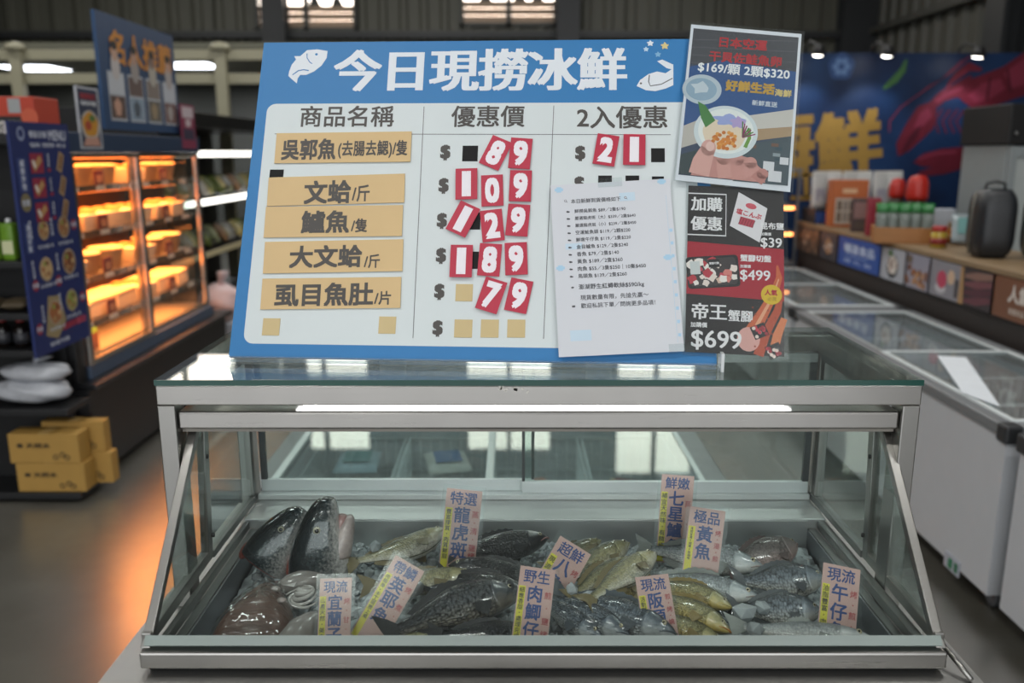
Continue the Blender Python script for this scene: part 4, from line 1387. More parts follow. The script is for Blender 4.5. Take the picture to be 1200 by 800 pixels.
for k in range(4):
    ms([(1104 + k * 9, 128), (1096 + k * 8, 142), (1100 + k * 9, 156)], .016, LR, .0021)
q.build('print', ml)
# gooseneck lights over the mural
for k, (px, py) in enumerate(((960, 63), (1041, 64), (1148, 65))):
    p = aty(px, py, MY - .35)
    t = thing('mural_lamp', ['small lamp over the mural, leftmost, nearest the gold lettering', 'small lamp over the mural, between the two other lamps', 'small lamp over the mural, above the red lobster'][k], 'lamp', (p.x, MY, p.z), group='lamps over the mural')
    q = MB(); q.tube([(p.x, MY + .02, mt + .002), (p.x, MY + .02, p.z + .1), (p.x, MY - .1, p.z + .13), (p.x, p.y + .02, p.z + .07)], .012, BLACK, 8); q.build('arm', t)
    q = MB(); q.lathe((p.x, p.y, p.z + .075), [(.02, 0), (.04, .01), (.065, .08), (.062, .082)], BLACK, 16, (0, .25, -1)); q.build('lamp_shade', t)
    q = MB(); q.sphere((p.x, p.y + .016, p.z + .005), .055, mat('#fffaf0', .5, emit=14, var=0), 12, (1, 1, .5)); q.build('bulb', t)
    l = bpy.data.lights.new('mural_lamp_light', 'SPOT'); l.energy = 11; l.spot_size = radians(95); l.spot_blend = .6; l.shadow_soft_size = .05; l.color = (.85, .92, 1)
    o = bpy.data.objects.new('mural_lamp_light', l); COL.objects.link(o); o.location = (p.x, p.y + .01, p.z - .06); o.rotation_euler = (radians(20), 0, 0)

# ================================================================== UPRIGHT FRIDGE WITH BLACK HEADER
fx0, fx1, fy = 3.42, 4.6, 6.0
fz0, fz1 = aty(1150, 170, fy).z, aty(1150, 121, fy).z
t = thing('upright_fridge', 'upright glass door fridge with a black header before the lobster', 'fridge', ((fx0 + fx1) / 2, fy + .3, 0))
FR_ = mat('#8d9495', .45)
q = MB(); q.box((fx0, fy + .02, .1), (fx0 + .06, fy + .6, fz0), FR_); q.box((fx1 - .06, fy + .02, .1), (fx1, fy + .6, fz0), FR_); q.box((fx0 + .06, fy + .56, .1), (fx1 - .06, fy + .6, fz0), FR_); q.box((fx0 + .06, fy + .02, .1), (fx1 - .06, fy + .56, .2), FR_)
q.build('cabinet', t, .004)
MB().box((fx0 - .02, fy - .02, fz0 + .001), (fx1 + .02, fy + .62, fz1), mat('#0c0c0d', .6)).build('header', t, .01)
q = MB(); q.lathe((fx0 + .03, fy - .0205, fz0 + .08), [(0, 0), (.012, 0), (.012, .01), (0, .012)], STEELD, 12, (0, -1, 0)); q.build('lock', t)
for i in range(3):
    xa = fx0 + .01 + i * (fx1 - fx0 - .02) / 3; xb = xa + (fx1 - fx0 - .02) / 3 - .01
    q = MB(); w_ = .05
    q.box((xa, fy - .02, .12), (xa + w_, fy + .015, fz0 - .01), WHITE if i else FR_); q.box((xb - w_, fy - .02, .12), (xb, fy + .015, fz0 - .01), WHITE if i else BLACK); q.box((xa + w_, fy - .02, .12), (xb - w_, fy + .015, .2), FR_); q.box((xa + w_, fy - .02, fz0 - .08), (xb - w_, fy + .015, fz0 - .01), FR_)
    d = q.build('fridge_door', t, .003)
    q = MB(); q.box((xa + w_, fy - .005, .2), (xb - w_, fy, fz0 - .08), mat('#aeb4b2', .35) if i == 0 else GLASST); q.build('door_pane', d)
    q = MB(); q.tube([(xb - .03, fy - .022, .9), (xb - .03, fy - .05, .93), (xb - .03, fy - .05, 1.25), (xb - .03, fy - .022, 1.28)], .008, STEELV, 8); q.build('handle', d)
for z in (.55, .9, 1.25):
    MB().box((fx0 + .061, fy + .05, z), (fx1 - .061, fy + .55, z + .015), FR_).build('shelf', t)
for k in range(10):
    z = (.566, .916, 1.266)[k % 3]
    bottle('drink_bottle', 'dark drink bottle on a shelf inside the upright fridge', 'bottle', (fx0 + .5 + .075 * k, fy + .15, z), .032, .25, mat(['#2a3d2c', '#5a4a22', '#30303a'][k % 3], .2), mat('#c9a540', .4), .014, 'bottles inside the upright fridge')
# heated counter glowing behind the board
t = thing('heated_cabinet', 'heated counter cabinet with orange glowing bars behind the posters', 'heated cabinet', (2.22, 7.4, 0))
HB = mat('#ff9a55', .5, emit=6, var=0)
q = MB(); q.box((1.9, 7.2, 0), (2.42, 7.7, .75), mat('#55575a', .4)); q.build('cabinet_base', t, .005)
q = MB()
for x in (1.91, 2.39):
    for y in (7.21, 7.67):
        q.box((x, y, .7505), (x + .02, y + .02, 1.5), STEELD)
q.build('frame', t); MB().box((1.9, 7.2, 1.5005), (2.42, 7.7, 1.53), STEELD).build('top', t)
for z in (1.0, 1.22):
    MB().box((1.93, 7.23, z), (2.39, 7.66, z + .012), STEELD).build('shelf', t)
    q = MB(); q.tube([(1.94, 7.24, z - .018), (2.38, 7.24, z - .018)], .012, HB, 8); q.build('heat_bar', t)
# ================================================================== HOT FOOD DISPLAY ON THE LEFT
DX, DB = -2.17, -2.72
DY0, DY1 = 4.2, 6.02
DZ0, DZ1 = .52, 1.655
CHR = mat('#b9b4ae', .25, 1.0)
hd = thing('hot_food_display', 'tall hot food display with orange lit shelves and chrome framed glass doors', 'food display', (-2.45, 5.1, 0))
DKB = mat('#101113', .45)
q = MB(); q.box((DB, DY0 - .1, .04), (DX + .05, DY1 + .15, DZ0 - .03), DKB); q.box((DB, DY0 - .1, DZ0 - .0295), (DX + .09, DY1 + .2, DZ0), mat('#1b1c1f', .35))
q.build('base', hd, .006)
q = MB(); q.box((DB, DY0 - .1, DZ0 + .0005), (DX + .005, DY0 - .005, DZ1 + .1), DKB); q.build('end_pillar', hd, .004)
MB().box((DB, DY0 - .0045, DZ0 + .0005), (DB + .02, DY1, DZ1), mat('#6b4a35', .5)).build('back_panel', hd)
NAVY = mat('#1b3350', .5)
MB().box((DB, DY0 - .0045, DZ1 + .0005), (DX + .01, DY1, DZ1 + .1), NAVY).build('header', hd, .004)
SILL = mat('#4a5a70', .3)
MB().box((DX - .08, DY0, DZ0 + .0005), (DX + .02, DY1, DZ0 + .07), SILL).build('sill', hd, .004)
q = MB(); q.box((DX - .6 + .15, DY1 - .015, DZ0 + .07), (DX - .09, DY1 - .008, DZ1), GLASST); q.build('end_glass', hd)
ymid = atx(167, 300, DX).y
for (a, b, xo) in ((DY0 + .0, ymid + .03, 0), (ymid - .03, DY1, -.03)):
    q = MB(); w_ = .05; x = DX + .012 + xo
    for lo, hi in (((a, DZ0 + .071), (a + w_, DZ1)), ((b - w_, DZ0 + .071), (b, DZ1)), ((a + w_, DZ0 + .071), (b - w_, DZ0 + .10)), ((a + w_, DZ1 - .025), (b - w_, DZ1))):
        q.box((x - .012, lo[0], lo[1]), (x + .012, hi[0], hi[1]), CHR)
    fr_ = q.build('sliding_door', hd, .002)
    MB().box((x - .002, a + w_ - .005, DZ0 + .095), (x + .002, b - w_ + .005, DZ1 - .02), GLASS).build('door_glass', fr_)
SHZ = [atx(x_, y_, DX).z for x_, y_ in ((92, 222), (99, 277), (104.5, 331), (110, 383))]
TRAY = mat('#a8a29a', .3, .8)
WARM = mat('#ff9040', .5, emit=2.5, var=0)
for i, z in enumerate(SHZ + [DZ0 + .09]):
    MB().box((DB + .021, DY0 + .01, z - .02), (DX - .06, DY1 - .02, z), TRAY).build('shelf', hd)
    if i < 4:
        f = Fr((DX - .0595, DY0 + .1, z - .018), (0, 1, 0), (0, 0, 1))
        q = MB(); q.box((DX - .0595, DY0 + .01, z - .022), (DX - .053, DY1 - .02, z + .012), CHR)
        for k in range(6):
            q.box((DX - .0528, DY0 + .12 + k * .29, z - .018), (DX - .0515, DY0 + .22 + k * .29, z + .008), pr('#e6e2da'))
        q.build('price_rail', hd)
    zt_ = (DZ1 if i == 0 else SHZ[i - 1]) - .03
    q = MB(); q.tube([(DX - .14, DY0 + .1, zt_ + .008), (DX - .14, DY1 - .1, zt_ + .008)], .01, WARM, 8); q.build('heat_lamp', hd)
    area('heat_lamp_light', (DX - .17, (DY0 + DY1) / 2, zt_ - .012), (0, 0, 0), .3, 1.6, 23, (1, .30, .07), radians(150))
BOXM = mat('#eadbc2', .6); BOXM2 = mat('#dcc39c', .6)
ptb = {}
nms = ['round', 'square', 'tall']
for i, z in enumerate(SHZ):
    for k in range(6):
        kd = (0, 1, 0, 2)[i] if k % 3 else 1
        y = DY0 + .17 + k * .29
        m4 = Matrix.Translation((DX - .2, y, z + .001)) @ Matrix.Rotation(RND.uniform(-.2, .2), 4, 'Z')
        wh = ['top', 'second', 'third', 'fourth'][i] + ' shelf of the hot food display'
        lb = ['round paper tub of food on the ', 'square cardboard food box on the ', 'lidded takeaway box on the '][kd] + wh
        if kd not in ptb:
            t = thing('food_box', lb, 'food box', mtx=m4, group='food boxes on the ' + wh)
            if kd == 0:
                MB().lathe((0, 0, 0), [(.075, 0), (.095, .1), (.098, .1)], BOXM, 20).build('tub', t, local=True); MB().lathe((0, 0, .1005), [(.1, 0), (.1, .012), (.09, .018)], BOXM2, 20).build('lid', t, local=True)
            elif kd == 1:
                MB().hexa([(-.1, -.11, 0), (.1, -.11, 0), (.1, .11, 0), (-.1, .11, 0)], [(-.115, -.125, .09), (.115, -.125, .09), (.115, .125, .09), (-.115, .125, .09)], BOXM).build('tray', t, .004, True)
                q = MB(); [q.sphere((.06 * cos(j), .07 * sin(j * 1.7), .09), .04, mat('#b07a3c', .6, bump=.3, scale=60), 10, (1, 1, .6)) for j in range(6)]; q.build('food_filling', t, local=True)['kind'] = 'stuff'
            else:
                MB().box((-.1, -.13, 0), (.1, .13, .075), BOXM).build('tray', t, .006, True); MB().box((-.105, -.135, .0755), (.105, .135, .1), BOXM2).build('lid', t, .008, True)
            ptb[kd] = t
        else:
            dup(ptb[kd], m4, lb, 'food boxes on the ' + wh)
        # a dark red price tag in front of some
        if k in (1, 4):
            tt = thing('price_tag', 'dark red price tag standing on the %s, %s one' % (wh, 'nearer' if k == 1 else 'farther'), 'price tag', (DX - .068, y + .02, z + .001))
            MB().box((-.003, -.05, 0), (.003, .05, .085), mat('#5e2030', .5)).build('card', tt, local=True)
            q = MB(); q.add([(.0034, -.03, .02), (.0034, .03, .02), (.0034, .03, .06), (.0034, -.03, .06)], [(0, 1, 2, 3)], pr('#b58a70')); q.build('printed_label', tt, local=True)
for k in range(3):
    t = thing('vegetable_pack', 'green topped food pack standing at the near bottom of the hot food display', 'food pack', (DX - .13, DY0 + .14 + .09 * k, DZ0 + .0905), group='green packs at the bottom of the hot display')
    MB().box((-.03, -.04, 0), (.03, .04, .09), mat('#6b3f2c', .5)).build('carton', t, .004, True); MB().hexa([(-.03, -.04, .0905), (.03, -.04, .0905), (.03, .04, .0905), (-.03, .04, .0905)], [(-.004, -.04, .17), (.004, -.04, .17), (.004, .04, .17), (-.004, .04, .17)], mat('#5a8a34', .5)).build('green_top', t, local=True)
# floor glow comes from the orange lit shelves reflected in the floor coat
# ------------------------------------------------------------------ signs above and beside it


def px_board(name, label, cat, cor, X, th, m):
    """flat board in the plane x = X from its four pixel corners tl,tr,br,bl; returns thing, frame, B, Q"""
    P_ = [atx(*c, X) for c in cor]
    y0 = (P_[0].y + P_[3].y) / 2; y1 = (P_[1].y + P_[2].y) / 2
    z1 = (P_[0].z + P_[1].z) / 2; z0 = (P_[2].z + P_[3].z) / 2
    f = Fr((X, y0, z0), (0, 1, 0), (0, 0, 1), (1, 0, 0))
    w, h = y1 - y0, z1 - z0
    t = thing(name, label, cat, f.o)
    q = MB(); q.slab([f.p(0, 0), f.p(w, 0), f.p(w, h), f.p(0, h)], f.n, th, m); q.build('panel', t)
    return t, f, (lambda x0, y0_, x1, y1_: (x0 * w, (1 - y1_) * h, x1 * w, (1 - y0_) * h)), (lambda x, y: (x * w, (1 - y) * h)), w, h


t, f, B, Q, w, h = px_board('recommendation_sign', 'dark blue sign with four portrait panels standing on the hot food display', 'sign', ((113, 12), (205, 43), (208, 152), (122, 156)), DX - .02, .02, mat('#24456b', .5))
q = MB()
text(q, f, '名人推薦', B(.12, .12, .94, .42), pr('#cf8a34'), .003, .03, keep=False)
for k in range(4):
    x0 = .07 + k * .235
    rect(q, f, B(x0, .49, x0 + .195, .92), pr('#b9c0c8'), .0015)
    rect(q, f, B(x0 + .01, .70, x0 + .185, .90), pr(['#5c4a44', '#8fa3b5', '#6e6a62', '#7b5d58'][k]), .002)
    rect(q, f, B(x0 + .01, .51, x0 + .185, .68), pr(['#c7ccd2', '#6a5a55', '#8b8078', '#c5cad2'][k]), .002)
    a, b = Q(x0 + .1, .44); disc(q, f, a, b, .055, pr(['#c9c4c2', '#a39c98', '#b8b3a8', '#b9b2b0'][k]), .0035, 16, .075); disc(q, f, a, b + .075, .04, pr(['#c9a58f', '#bb9580', '#8c7468', '#c9a08c'][k]), .004, 16, .05); disc(q, f, a, b + .11, .04, pr('#2b2624'), .0045, 16, .025)
    disc(q, f, a - .01, Q(0, .8)[1], .045, pr(['#c79c86', '#55606b', '#a08e72', '#b4aca8'][k]), .0025, 12, .05, .2)
q.build('print', t)
t, f, B, Q, w, h = px_board('dish_poster', 'small white framed poster of a bowl dish beside the blue portrait sign', 'poster', ((87, 99), (114, 105), (121, 174), (96, 175)), DX + .012, .006, mat('#c9cdd4', .5))
q = MB(); rect(q, f, B(.06, .03, .94, .97), pr('#27324c'), .001); text(q, f, '季節限定', B(.15, .1, .85, .2), pr('#a5303a'), .002, .03, keep=False); text(q, f, '海味丼飯', B(.15, .22, .85, .3), pr('#d5d9de'), .002, .03, keep=False)
disc(q, f, *Q(.5, .62), w * .42, pr('#b9b5b0'), .0015, 24, h * .25); disc(q, f, *Q(.5, .6), w * .35, pr('#c98f2c'), .002, 24, h * .2, .05); disc(q, f, *Q(.4, .62), w * .15, pr('#a8442c'), .0025, 14, h * .08, .1); disc(q, f, *Q(.6, .5), w * .14, pr('#4d7238'), .0025, 14, h * .06, .2)
poly(q, f, [Q(.1, .95), Q(.9, .95), Q(.8, .8), Q(.25, .82)], pr('#c49684'), .0018)
q.build('print', t)
MX = -2.085
t, f, B, Q, w, h = px_board('menu_board', 'tall dark blue menu board with food pictures beside the black drinks rack', 'menu', ((9, 141), (77, 146), (107, 394), (43, 419)), MX, .012, mat('#1c2b63', .45))
q = MB()
WTX = pr('#c3c9d8'); MRD = pr('#8f2740')
disc(q, f, *Q(.17, .05), .03, pr('#8d98b8'), .001, 16); disc(q, f, *Q(.17, .048), .018, pr('#1c2b63'), .0015, 12)
text(q, f, '餐點目錄', B(.30, .035, .6, .065), WTX, .001, .02, keep=False); text(q, f, 'MENU', B(.63, .03, .94, .075), WTX, .001, .03, keep=False)
text(q, f, '現點現做・請稍候取餐・美味上桌', B(.3, .085, .92, .105), WTX, .001, .02, keep=False)
FOOD = ['#b08a5c', '#9a6b45', '#c9a878', '#7a4a30', '#8d9a4a', '#a5663c']


def dish(cx, cy, r, k):
    disc(q, f, *Q(cx, cy), r, pr('#a8967c'), .001, 18); disc(q, f, *Q(cx, cy), r * .82, pr(FOOD[k % 6]), .0014, 18, None, .08, k)
    for j in range(6):
        a, b = Q(cx, cy); disc(q, f, a + r * .5 * cos(j * 1.1 + k), b + r * .5 * sin(j * 1.1 + k), r * .22, pr(FOOD[(k + j + 2) % 6]), .0018 + j * 1e-4, 8)


rect(q, f, B(.06, .15, .2, .29), pr('#3a4a80'), .0008); vtext(q, f, '鹹酥炸物', B(.09, .155, .18, .285), WTX, .001, .03)
for k in range(3):
    y = .13 + k * .105
    rect(q, f, B(.27, y, .49, y + .085), MRD, .001); strip(q, f, [Q(.32, y + .065), Q(.45, y + .02)], .03, pr('#b98f5c'), .0015); strip(q, f, [Q(.31, y + .03), Q(.35, y + .06)], .02, pr('#d8d0c4'), .0016)
    vtext(q, f, '招牌炸物'[: 3 + k % 2], B(.56, y, .6, y + .06), WTX, .001, .02); rect(q, f, B(.55, y + .065, .61, y + .08), MRD, .001)
    strip(q, f, [Q(.75, y + .08), Q(.83, y)], .045, pr('#a58a66'), .001); strip(q, f, [Q(.765, y + .07), Q(.825, y + .01)], .02, pr('#7d5638'), .0014)
disc(q, f, *Q(.13, .335), .04, pr('#7d7455'), .001, 18); text(q, f, '熱賣', B(.07, .322, .19, .35), WTX, .0014, .02)
rect(q, f, B(.05, .42, .17, .55), pr('#3a4a80'), .0008); vtext(q, f, '湯品丼飯', B(.07, .425, .15, .545), WTX, .001, .03)
for k, (x, y, r) in enumerate(((.36, .46, .045), (.72, .46, .05), (.33, .63, .055), (.75, .62, .06), (.72, .80, .052), (.4, .83, .06))):
    dish(x, y, r, k)
    vtext(q, f, '鮮魚湯麵飯'[:4], B(x - .24, y - .05, x - .19, y + .03), WTX, .001, .02)
    text(q, f, '附小菜 熱湯一碗', B(x - .12, y + .062, x + .14, y + .08), WTX, .001, .02, keep=False)
for x, y in ((.91, .455), (.12, .69), (.52, .695), (.93, .80), (.10, .88)):
    disc(q, f, *Q(x, y), .026, MRD, .0016, 16); text(q, f, '特價', B(x - .05, y - .012, x + .05, y + .012), WTX, .002, .02)
strip(q, f, [Q(.5, .91), Q(.9, .90)], .03, MRD, .001); text(q, f, '$120', B(.78, .88, .95, .93), pr('#c8506a'), .0018, .03)
poly(q, f, [Q(.2, .92), Q(.3, .75), Q(.5, .76), Q(.58, .88), Q(.4, .95)], pr('#9a8a64'), .0009)
text(q, f, '謝謝光臨', B(.25, .955, .6, .975), WTX, .001, .02, keep=False)
q.build('print', t)
q = MB(); q.tube([(MX - .013, f.o.y + w * .5, f.o.z + h * .8), (DX + .018, DY0 - .102, f.o.z + h * .8)], .01, BLACK, 6); q.build('bracket', t)
# small magenta poster at the far end of the header
t, f, B, Q, w, h = px_board('hanging_leaflet', 'narrow magenta leaflet hanging at the far end of the blue header', 'leaflet', ((212, 122), (228, 124), (229, 174), (213, 174)), DX + .012, .004, mat('#8a3350', .5))
q = MB(); rect(q, f, B(.1, .05, .9, .3), pr('#d0c2c8'), .001); rect(q, f, B(.1, .55, .9, .8), pr('#39324a'), .001); text(q, f, '優惠', B(.1, .33, .9, .5), pr('#e2d5d9'), .001, .03); q.build('print', t)

# ================================================================== BLACK DRINKS RACK
RX0, RX1, RY0, RY1 = -3.5, -2.1, 3.84, 4.08
rk = thing('drinks_rack', 'black metal rack with bottles, nuts, bags and cartons at the left edge', 'rack', (-2.8, 3.95, 0))
SH = mat('#17181a', .5)
for z, x1 in ((.05, RX1 + .02), (.47, RX1), (.755, -2.22), (.93, -2.22), (1.17, -2.22)):
    MB().box((RX0, RY0, z - .03), (x1, RY1, z), SH).build('shelf', rk, .003)
q = MB(); q.box((RX0, RY1 + .0005, 0), (-2.2, RY1 + .015, 1.72), mat('#0f1012', .6)); q.build('back_panel', rk)
for x in (RX0 - .03, -2.21):
    MB().box((x, RY1 - .03, 0), (x + .028, RY1, 1.72 if x < -3 else .43), SH).build('side_post', rk, .002)
MB().box((RX0, RY0, 1.69), (-2.2, RY1 + .0, 1.72), SH).build('top_shelf', rk, .003)
# cartons on the low shelf
CB = mat('#b08a45', .65, var=.08)


def carton_face(q, f, w, h):
    text(q, f, '● 天然水', (w * .12, h * .52, w * .6, h * .70), pr('#3a2e1c'), .001, .03, keep=False)
    for a, b in ((.66, .22), (.76, .30), (.82, .2)):
        disc(q, f, w * a, h * b, .014, pr('#3a2e1c'), .001, 14); disc(q, f, w * a, h * b, .008, CB, .0015, 12)


def carton(label, x0, x1, y0, y1, z0, z1):
    t = thing('cardboard_carton', label, 'carton', ((x0 + x1) / 2, (y0 + y1) / 2, z0), group='cardboard cartons on the low shelf')
    MB().box((x0, y0, z0), (x1, y1, z1), CB).build('carton_body', t, .004)
    q = MB(); carton_face(q, Fr((x0, y0 - .001, z0), (1, 0, 0), (0, 0, 1)), x1 - x0, z1 - z0)
    q.build('print', t)
    q = MB(); q.box(((x0 + x1) / 2 - .025, y0 + .001, z1 + .0002), ((x0 + x1) / 2 + .025, y1 - .001, z1 + .001), mat('#c9a565', .4)); q.build('packing_tape', t)


xa = aty(20, 560, RY0 + .02).x; xb = aty(99, 555, RY0 + .02).x
carton('front cardboard carton lying at the bottom of the pair on the low shelf', xa, xb, RY0 + .02, RY0 + .13, .051, .195)
carton('front cardboard carton stacked on another, nearest the camera', xa - .02, xb - .012, RY0 + .018, RY0 + .13, .197, .345)
carton('rear cardboard carton at the bottom, behind the front pair', xa + .1, xb + .08, RY0 + .135, RY0 + .205, .051, .21)
carton('rear cardboard carton on top, behind the front pair', xa + .08, xb + .055, RY0 + .137, RY0 + .205, .212, .37)
# plastic bags
PLB = mat('#b9bcc2', .25, var=.15, scale=20, bump=.5)


def crumple(name, label, cat, c, sx, sy, sz, m, seed, ear=True, group=None):
    r = random.Random(seed)
    t = thing(name, label, cat, c, group=group)
    ph = [(r.uniform(2, 7), r.uniform(2, 7), r.uniform(0, 6), r.uniform(.01, .035)) for _ in range(9)]
    q = MB(); rings = []
    n, k = 28, 14
    for i in range(k + 1):
        tt = pi * (i + .05) / (k + .1)
        ring = []
        for j in range(n):
            a = 2 * pi * j / n
            g_ = 1 + sum(A * sin(fa * a * round(fa) / fa + fb * tt + p) for fa, fb, p, A in ph)
            ring.append((sx * g_ * sin(tt) * cos(a), sy * g_ * sin(tt) * sin(a), max(0, sz * (1 - .9 * cos(tt)) * .52 * (1 + .3 * (g_ - 1)))))
        rings.append(ring)
    q.loft(rings, m); q.build('bag_body', t, local=True)
    if ear:
        q = MB(); q.loft([[((.012 + .03 * s) * cos(a) * (1 + .4 * sin(3 * a)) + .03 * s, (.012 + .03 * s) * sin(a), sz * .9 + .35 * sz * s) for a in [2 * pi * j / 14 for j in range(14)]] for s in (0, .3, .7, 1.0)], m); q.build('bag_knot', t, local=True)
    return t


p = aty(45, 470, 3.95)
crumple('plastic_bag', 'flattened white plastic bag at the bottom of the pile on the rack', 'plastic bag', (p.x - .02, 3.95, .471), .19, .095, .13, PLB, 3, False)
crumple('plastic_bag', 'white plastic bag with a twisted knot on top of the bag pile', 'plastic bag', (p.x + .01, 3.95, .577), .165, .085, .1, PLB, 5)
# bottles and packs
for k in range(7):
    x = -2.32 - .085 * k
    bottle('cola_bottle', 'dark bottle with a red cap on the rack shelf, %s from the menu board' % ['first', 'second', 'third', 'fourth', 'fifth', 'sixth', 'seventh'][k], 'bottle', (x, 3.93, .7555), .034, .145, mat('#16100e', .15), mat('#8c1f22', .4), .018, 'dark red capped bottles', mat('#3a3b40', .4))
GRN = mat('#6f9a2c', .35, var=.25, scale=18)
for k in range(7):
    x = -2.31 - .07 * k
    t = thing('tea_pack', 'bright green drink pack on the rack shelf, %s from the menu board' % ['first', 'second', 'third', 'fourth', 'fifth', 'sixth', 'seventh'][k], 'drink', (x, 3.92, 1.1705), group='green drink packs')
    MB().rbox((-.03, -.03, 0), (.03, .03, .17), GRN, .012).build('carton', t, local=True); MB().lathe((0, 0, .1705), [(.012, 0), (.012, .018), (.009, .02)], WHITE, 10).build('cap', t, local=True)
    q = MB(); q.add([(-.025, -.0305, .03), (.025, -.0305, .03), (.025, -.0305, .09), (-.025, -.0305, .09)], [(0, 1, 2, 3)], pr('#d9dcae')); q.build('printed_label', t, local=True)
for k in range(5):
    x = -2.33 - .13 * k
    pillow_pack('nut_bag', 'clear bag of nuts lying on the rack shelf, %s from the menu board' % ['first', 'second', 'third', 'fourth', 'fifth'][k], 'snack bag', 'nut bags on the rack', (x, 3.95, .9305), .11, .16, .06, mat('#5d5240', .3, var=.6, scale=60), .2 * (-1) ** k)
# orange appliance carton on the rack top
p0, p1 = aty(-20, 150, 3.86), aty(57, 150, 3.86)
p1.x = min(p1.x, -2.098)
zt_ = aty(30, 113, 3.86).z
t = thing('appliance_carton', 'orange red carton with a black text band on top of the drinks rack', 'carton', ((p0.x + p1.x) / 2, 3.95, 1.7205))
MB().box((p0.x, 3.86, 1.7205), (p1.x, 4.07, zt_), mat('#b8402a', .5)).build('carton_body', t, .004)
f = Fr((p0.x, 3.8595, 1.7205), (1, 0, 0), (0, 0, 1)); w, h = p1.x - p0.x, zt_ - 1.7205
q = MB(); rect(q, f, (0, 0, w * .8, h * .52), pr('#1c1a1c'), .0005); text(q, f, 'リーズ豪華火力!', (w * .12, h * .08, w * .78, h * .42), pr('#d9d3cf'), .001, .03, keep=False); rect(q, f, (w * .52, h * .6, w * .75, h * .95), pr('#9fa2a2'), .0008); disc(q, f, w * .9, h * .5, h * .22, pr('#c65a3c'), .0008, 16)
q.build('print', t)

# ================================================================== PRODUCE DECK BEHIND
PX, PY0, PY1 = -2.62, 6.45, 9.6
pd = thing('produce_deck', 'black open produce deck with white lit shelf edges beyond the hot display', 'shelving', (-3, 8, 0))
q = MB(); q.box((PX - .7, PY0, 0), (PX + .1, PY1, .3), SH); q.build('base', pd, .004)
MB().box((PX - .72, PY0, .3005), (PX - .68, PY1, 1.98), SH).build('back_panel', pd)
MB().box((PX - .68, PY0, 1.86), (PX + .06, PY1, 1.98), BLACKM).build('canopy', pd, .004)
MB().box((PX - .68, PY0 - .03, .0), (PX + .02, PY0 - .0005, 1.98), SH).build('end_panel', pd, .004)
EDGEL = mat('#fbf8ee', .5, emit=3.0, var=0); CRE = mat('#cfc39b', .5)
za, zb_ = atx(255, 233, PX).z, atx(258, 292, PX).z
for z, m in ((za, EDGEL), (zb_, CRE), (1.66, EDGEL)):
    MB().box((PX - .6, PY0, z - .03), (PX - .011, PY1, z), SH).build('shelf', pd)
    MB().box((PX - .01, PY0, z - .035), (PX, PY1, z + .012), m).build('shelf_edge', pd)
PC = ['#6f7a3c', '#8a8f6a', '#a8a39a', '#59652f', '#8b6a4a', '#b3a66c', '#4c4a44', '#9a9c98']
for i, z in enumerate((za, zb_)):
    for k in range(20):
        pillow_pack('produce_bag', 'bagged produce on the %s lit shelf of the deck' % ('upper' if i == 0 else 'lower'), 'produce', 'produce bags on the %s shelf' % ('upper' if i == 0 else 'lower'), (PX - .15 - .02 * (k % 3), PY0 + .16 + k * .155, z + .09), .14, .2, .09, mat(PC[(k * 3 + i) % 8], .3, var=.4, scale=30), RND.uniform(1.2, 1.9), .95, mat(PC[(k + 4) % 8], .4) if k % 2 else None)
crumple('stuffed_bag', 'white bag with pink print lying before the produce deck', 'bag', (atx(255, 340, -2.33).x, 6.7, .3), .17, .2, .35, mat('#cdbfc3', .4, var=.2, scale=5, bump=.4), 8, True)
crumple('stuffed_bag', 'low white plastic bag under the pink printed bag', 'bag', (-2.34, 6.95, .0), .18, .2, .3, PLB, 9, False)
t = box_thing('goods_carton', 'picture printed carton on the canopy of the produce deck', 'carton', (PX - .25, 6.9, 1.981), .3, .4, .22, mat('#4a4440', .5), 0)
q = MB(); f = Fr((PX - .099, 6.7, 1.981), (0, 1, 0), (0, 0, 1)); rect(q, f, (.02, .02, .38, .2), pr('#8d5c44'), .001); disc(q, f, .2, .11, .07, pr('#c9b8a5'), .002, 14, None, .2); rect(q, f, (.26, .04, .36, .18), pr('#5a748c'), .002); q.build('print', t)

# ================================================================== CREAM STEEL FRAME AND LOW CEILING OF THE SIDE SHOP
CRM = mat('#a5a189', .5)
FY = 9.7
zlo, zhi = aty(100, 92, FY).z, aty(100, 64, FY).z
k = 0
for z in (zlo, zhi):
    k += 1
    struct(MB().box((XL + .3, FY, z - .055), (-1.2, FY + .08, z + .055), CRM).build('beam_%d' % k, None, .006))
for x in (aty(25, 100, FY).x, aty(262, 100, FY).x, -8.2):
    k += 1
    c = MB(); c.box((x - .06, FY - .0805, 0), (x + .06, FY - .0005, zhi + .04), CRM); c.lathe((x, FY - .04, zhi + .041), [(.1, 0), (.11, .03), (.08, .07), (0, .09)], CRM, 12)
    struct(c.build('column_%d' % (k + 7)))
struct(MB().box((XL + .3, FY + .1, 2.78), (-1.2, 14.6, 2.84), mat('#6a6a5c', .6)).build('ceiling_shop'))
struct(MB().box((XL + .3, 14.6, 0), (-1.2, 14.68, 2.84), mat('#3e403c', .6)).build('wall_shop'))
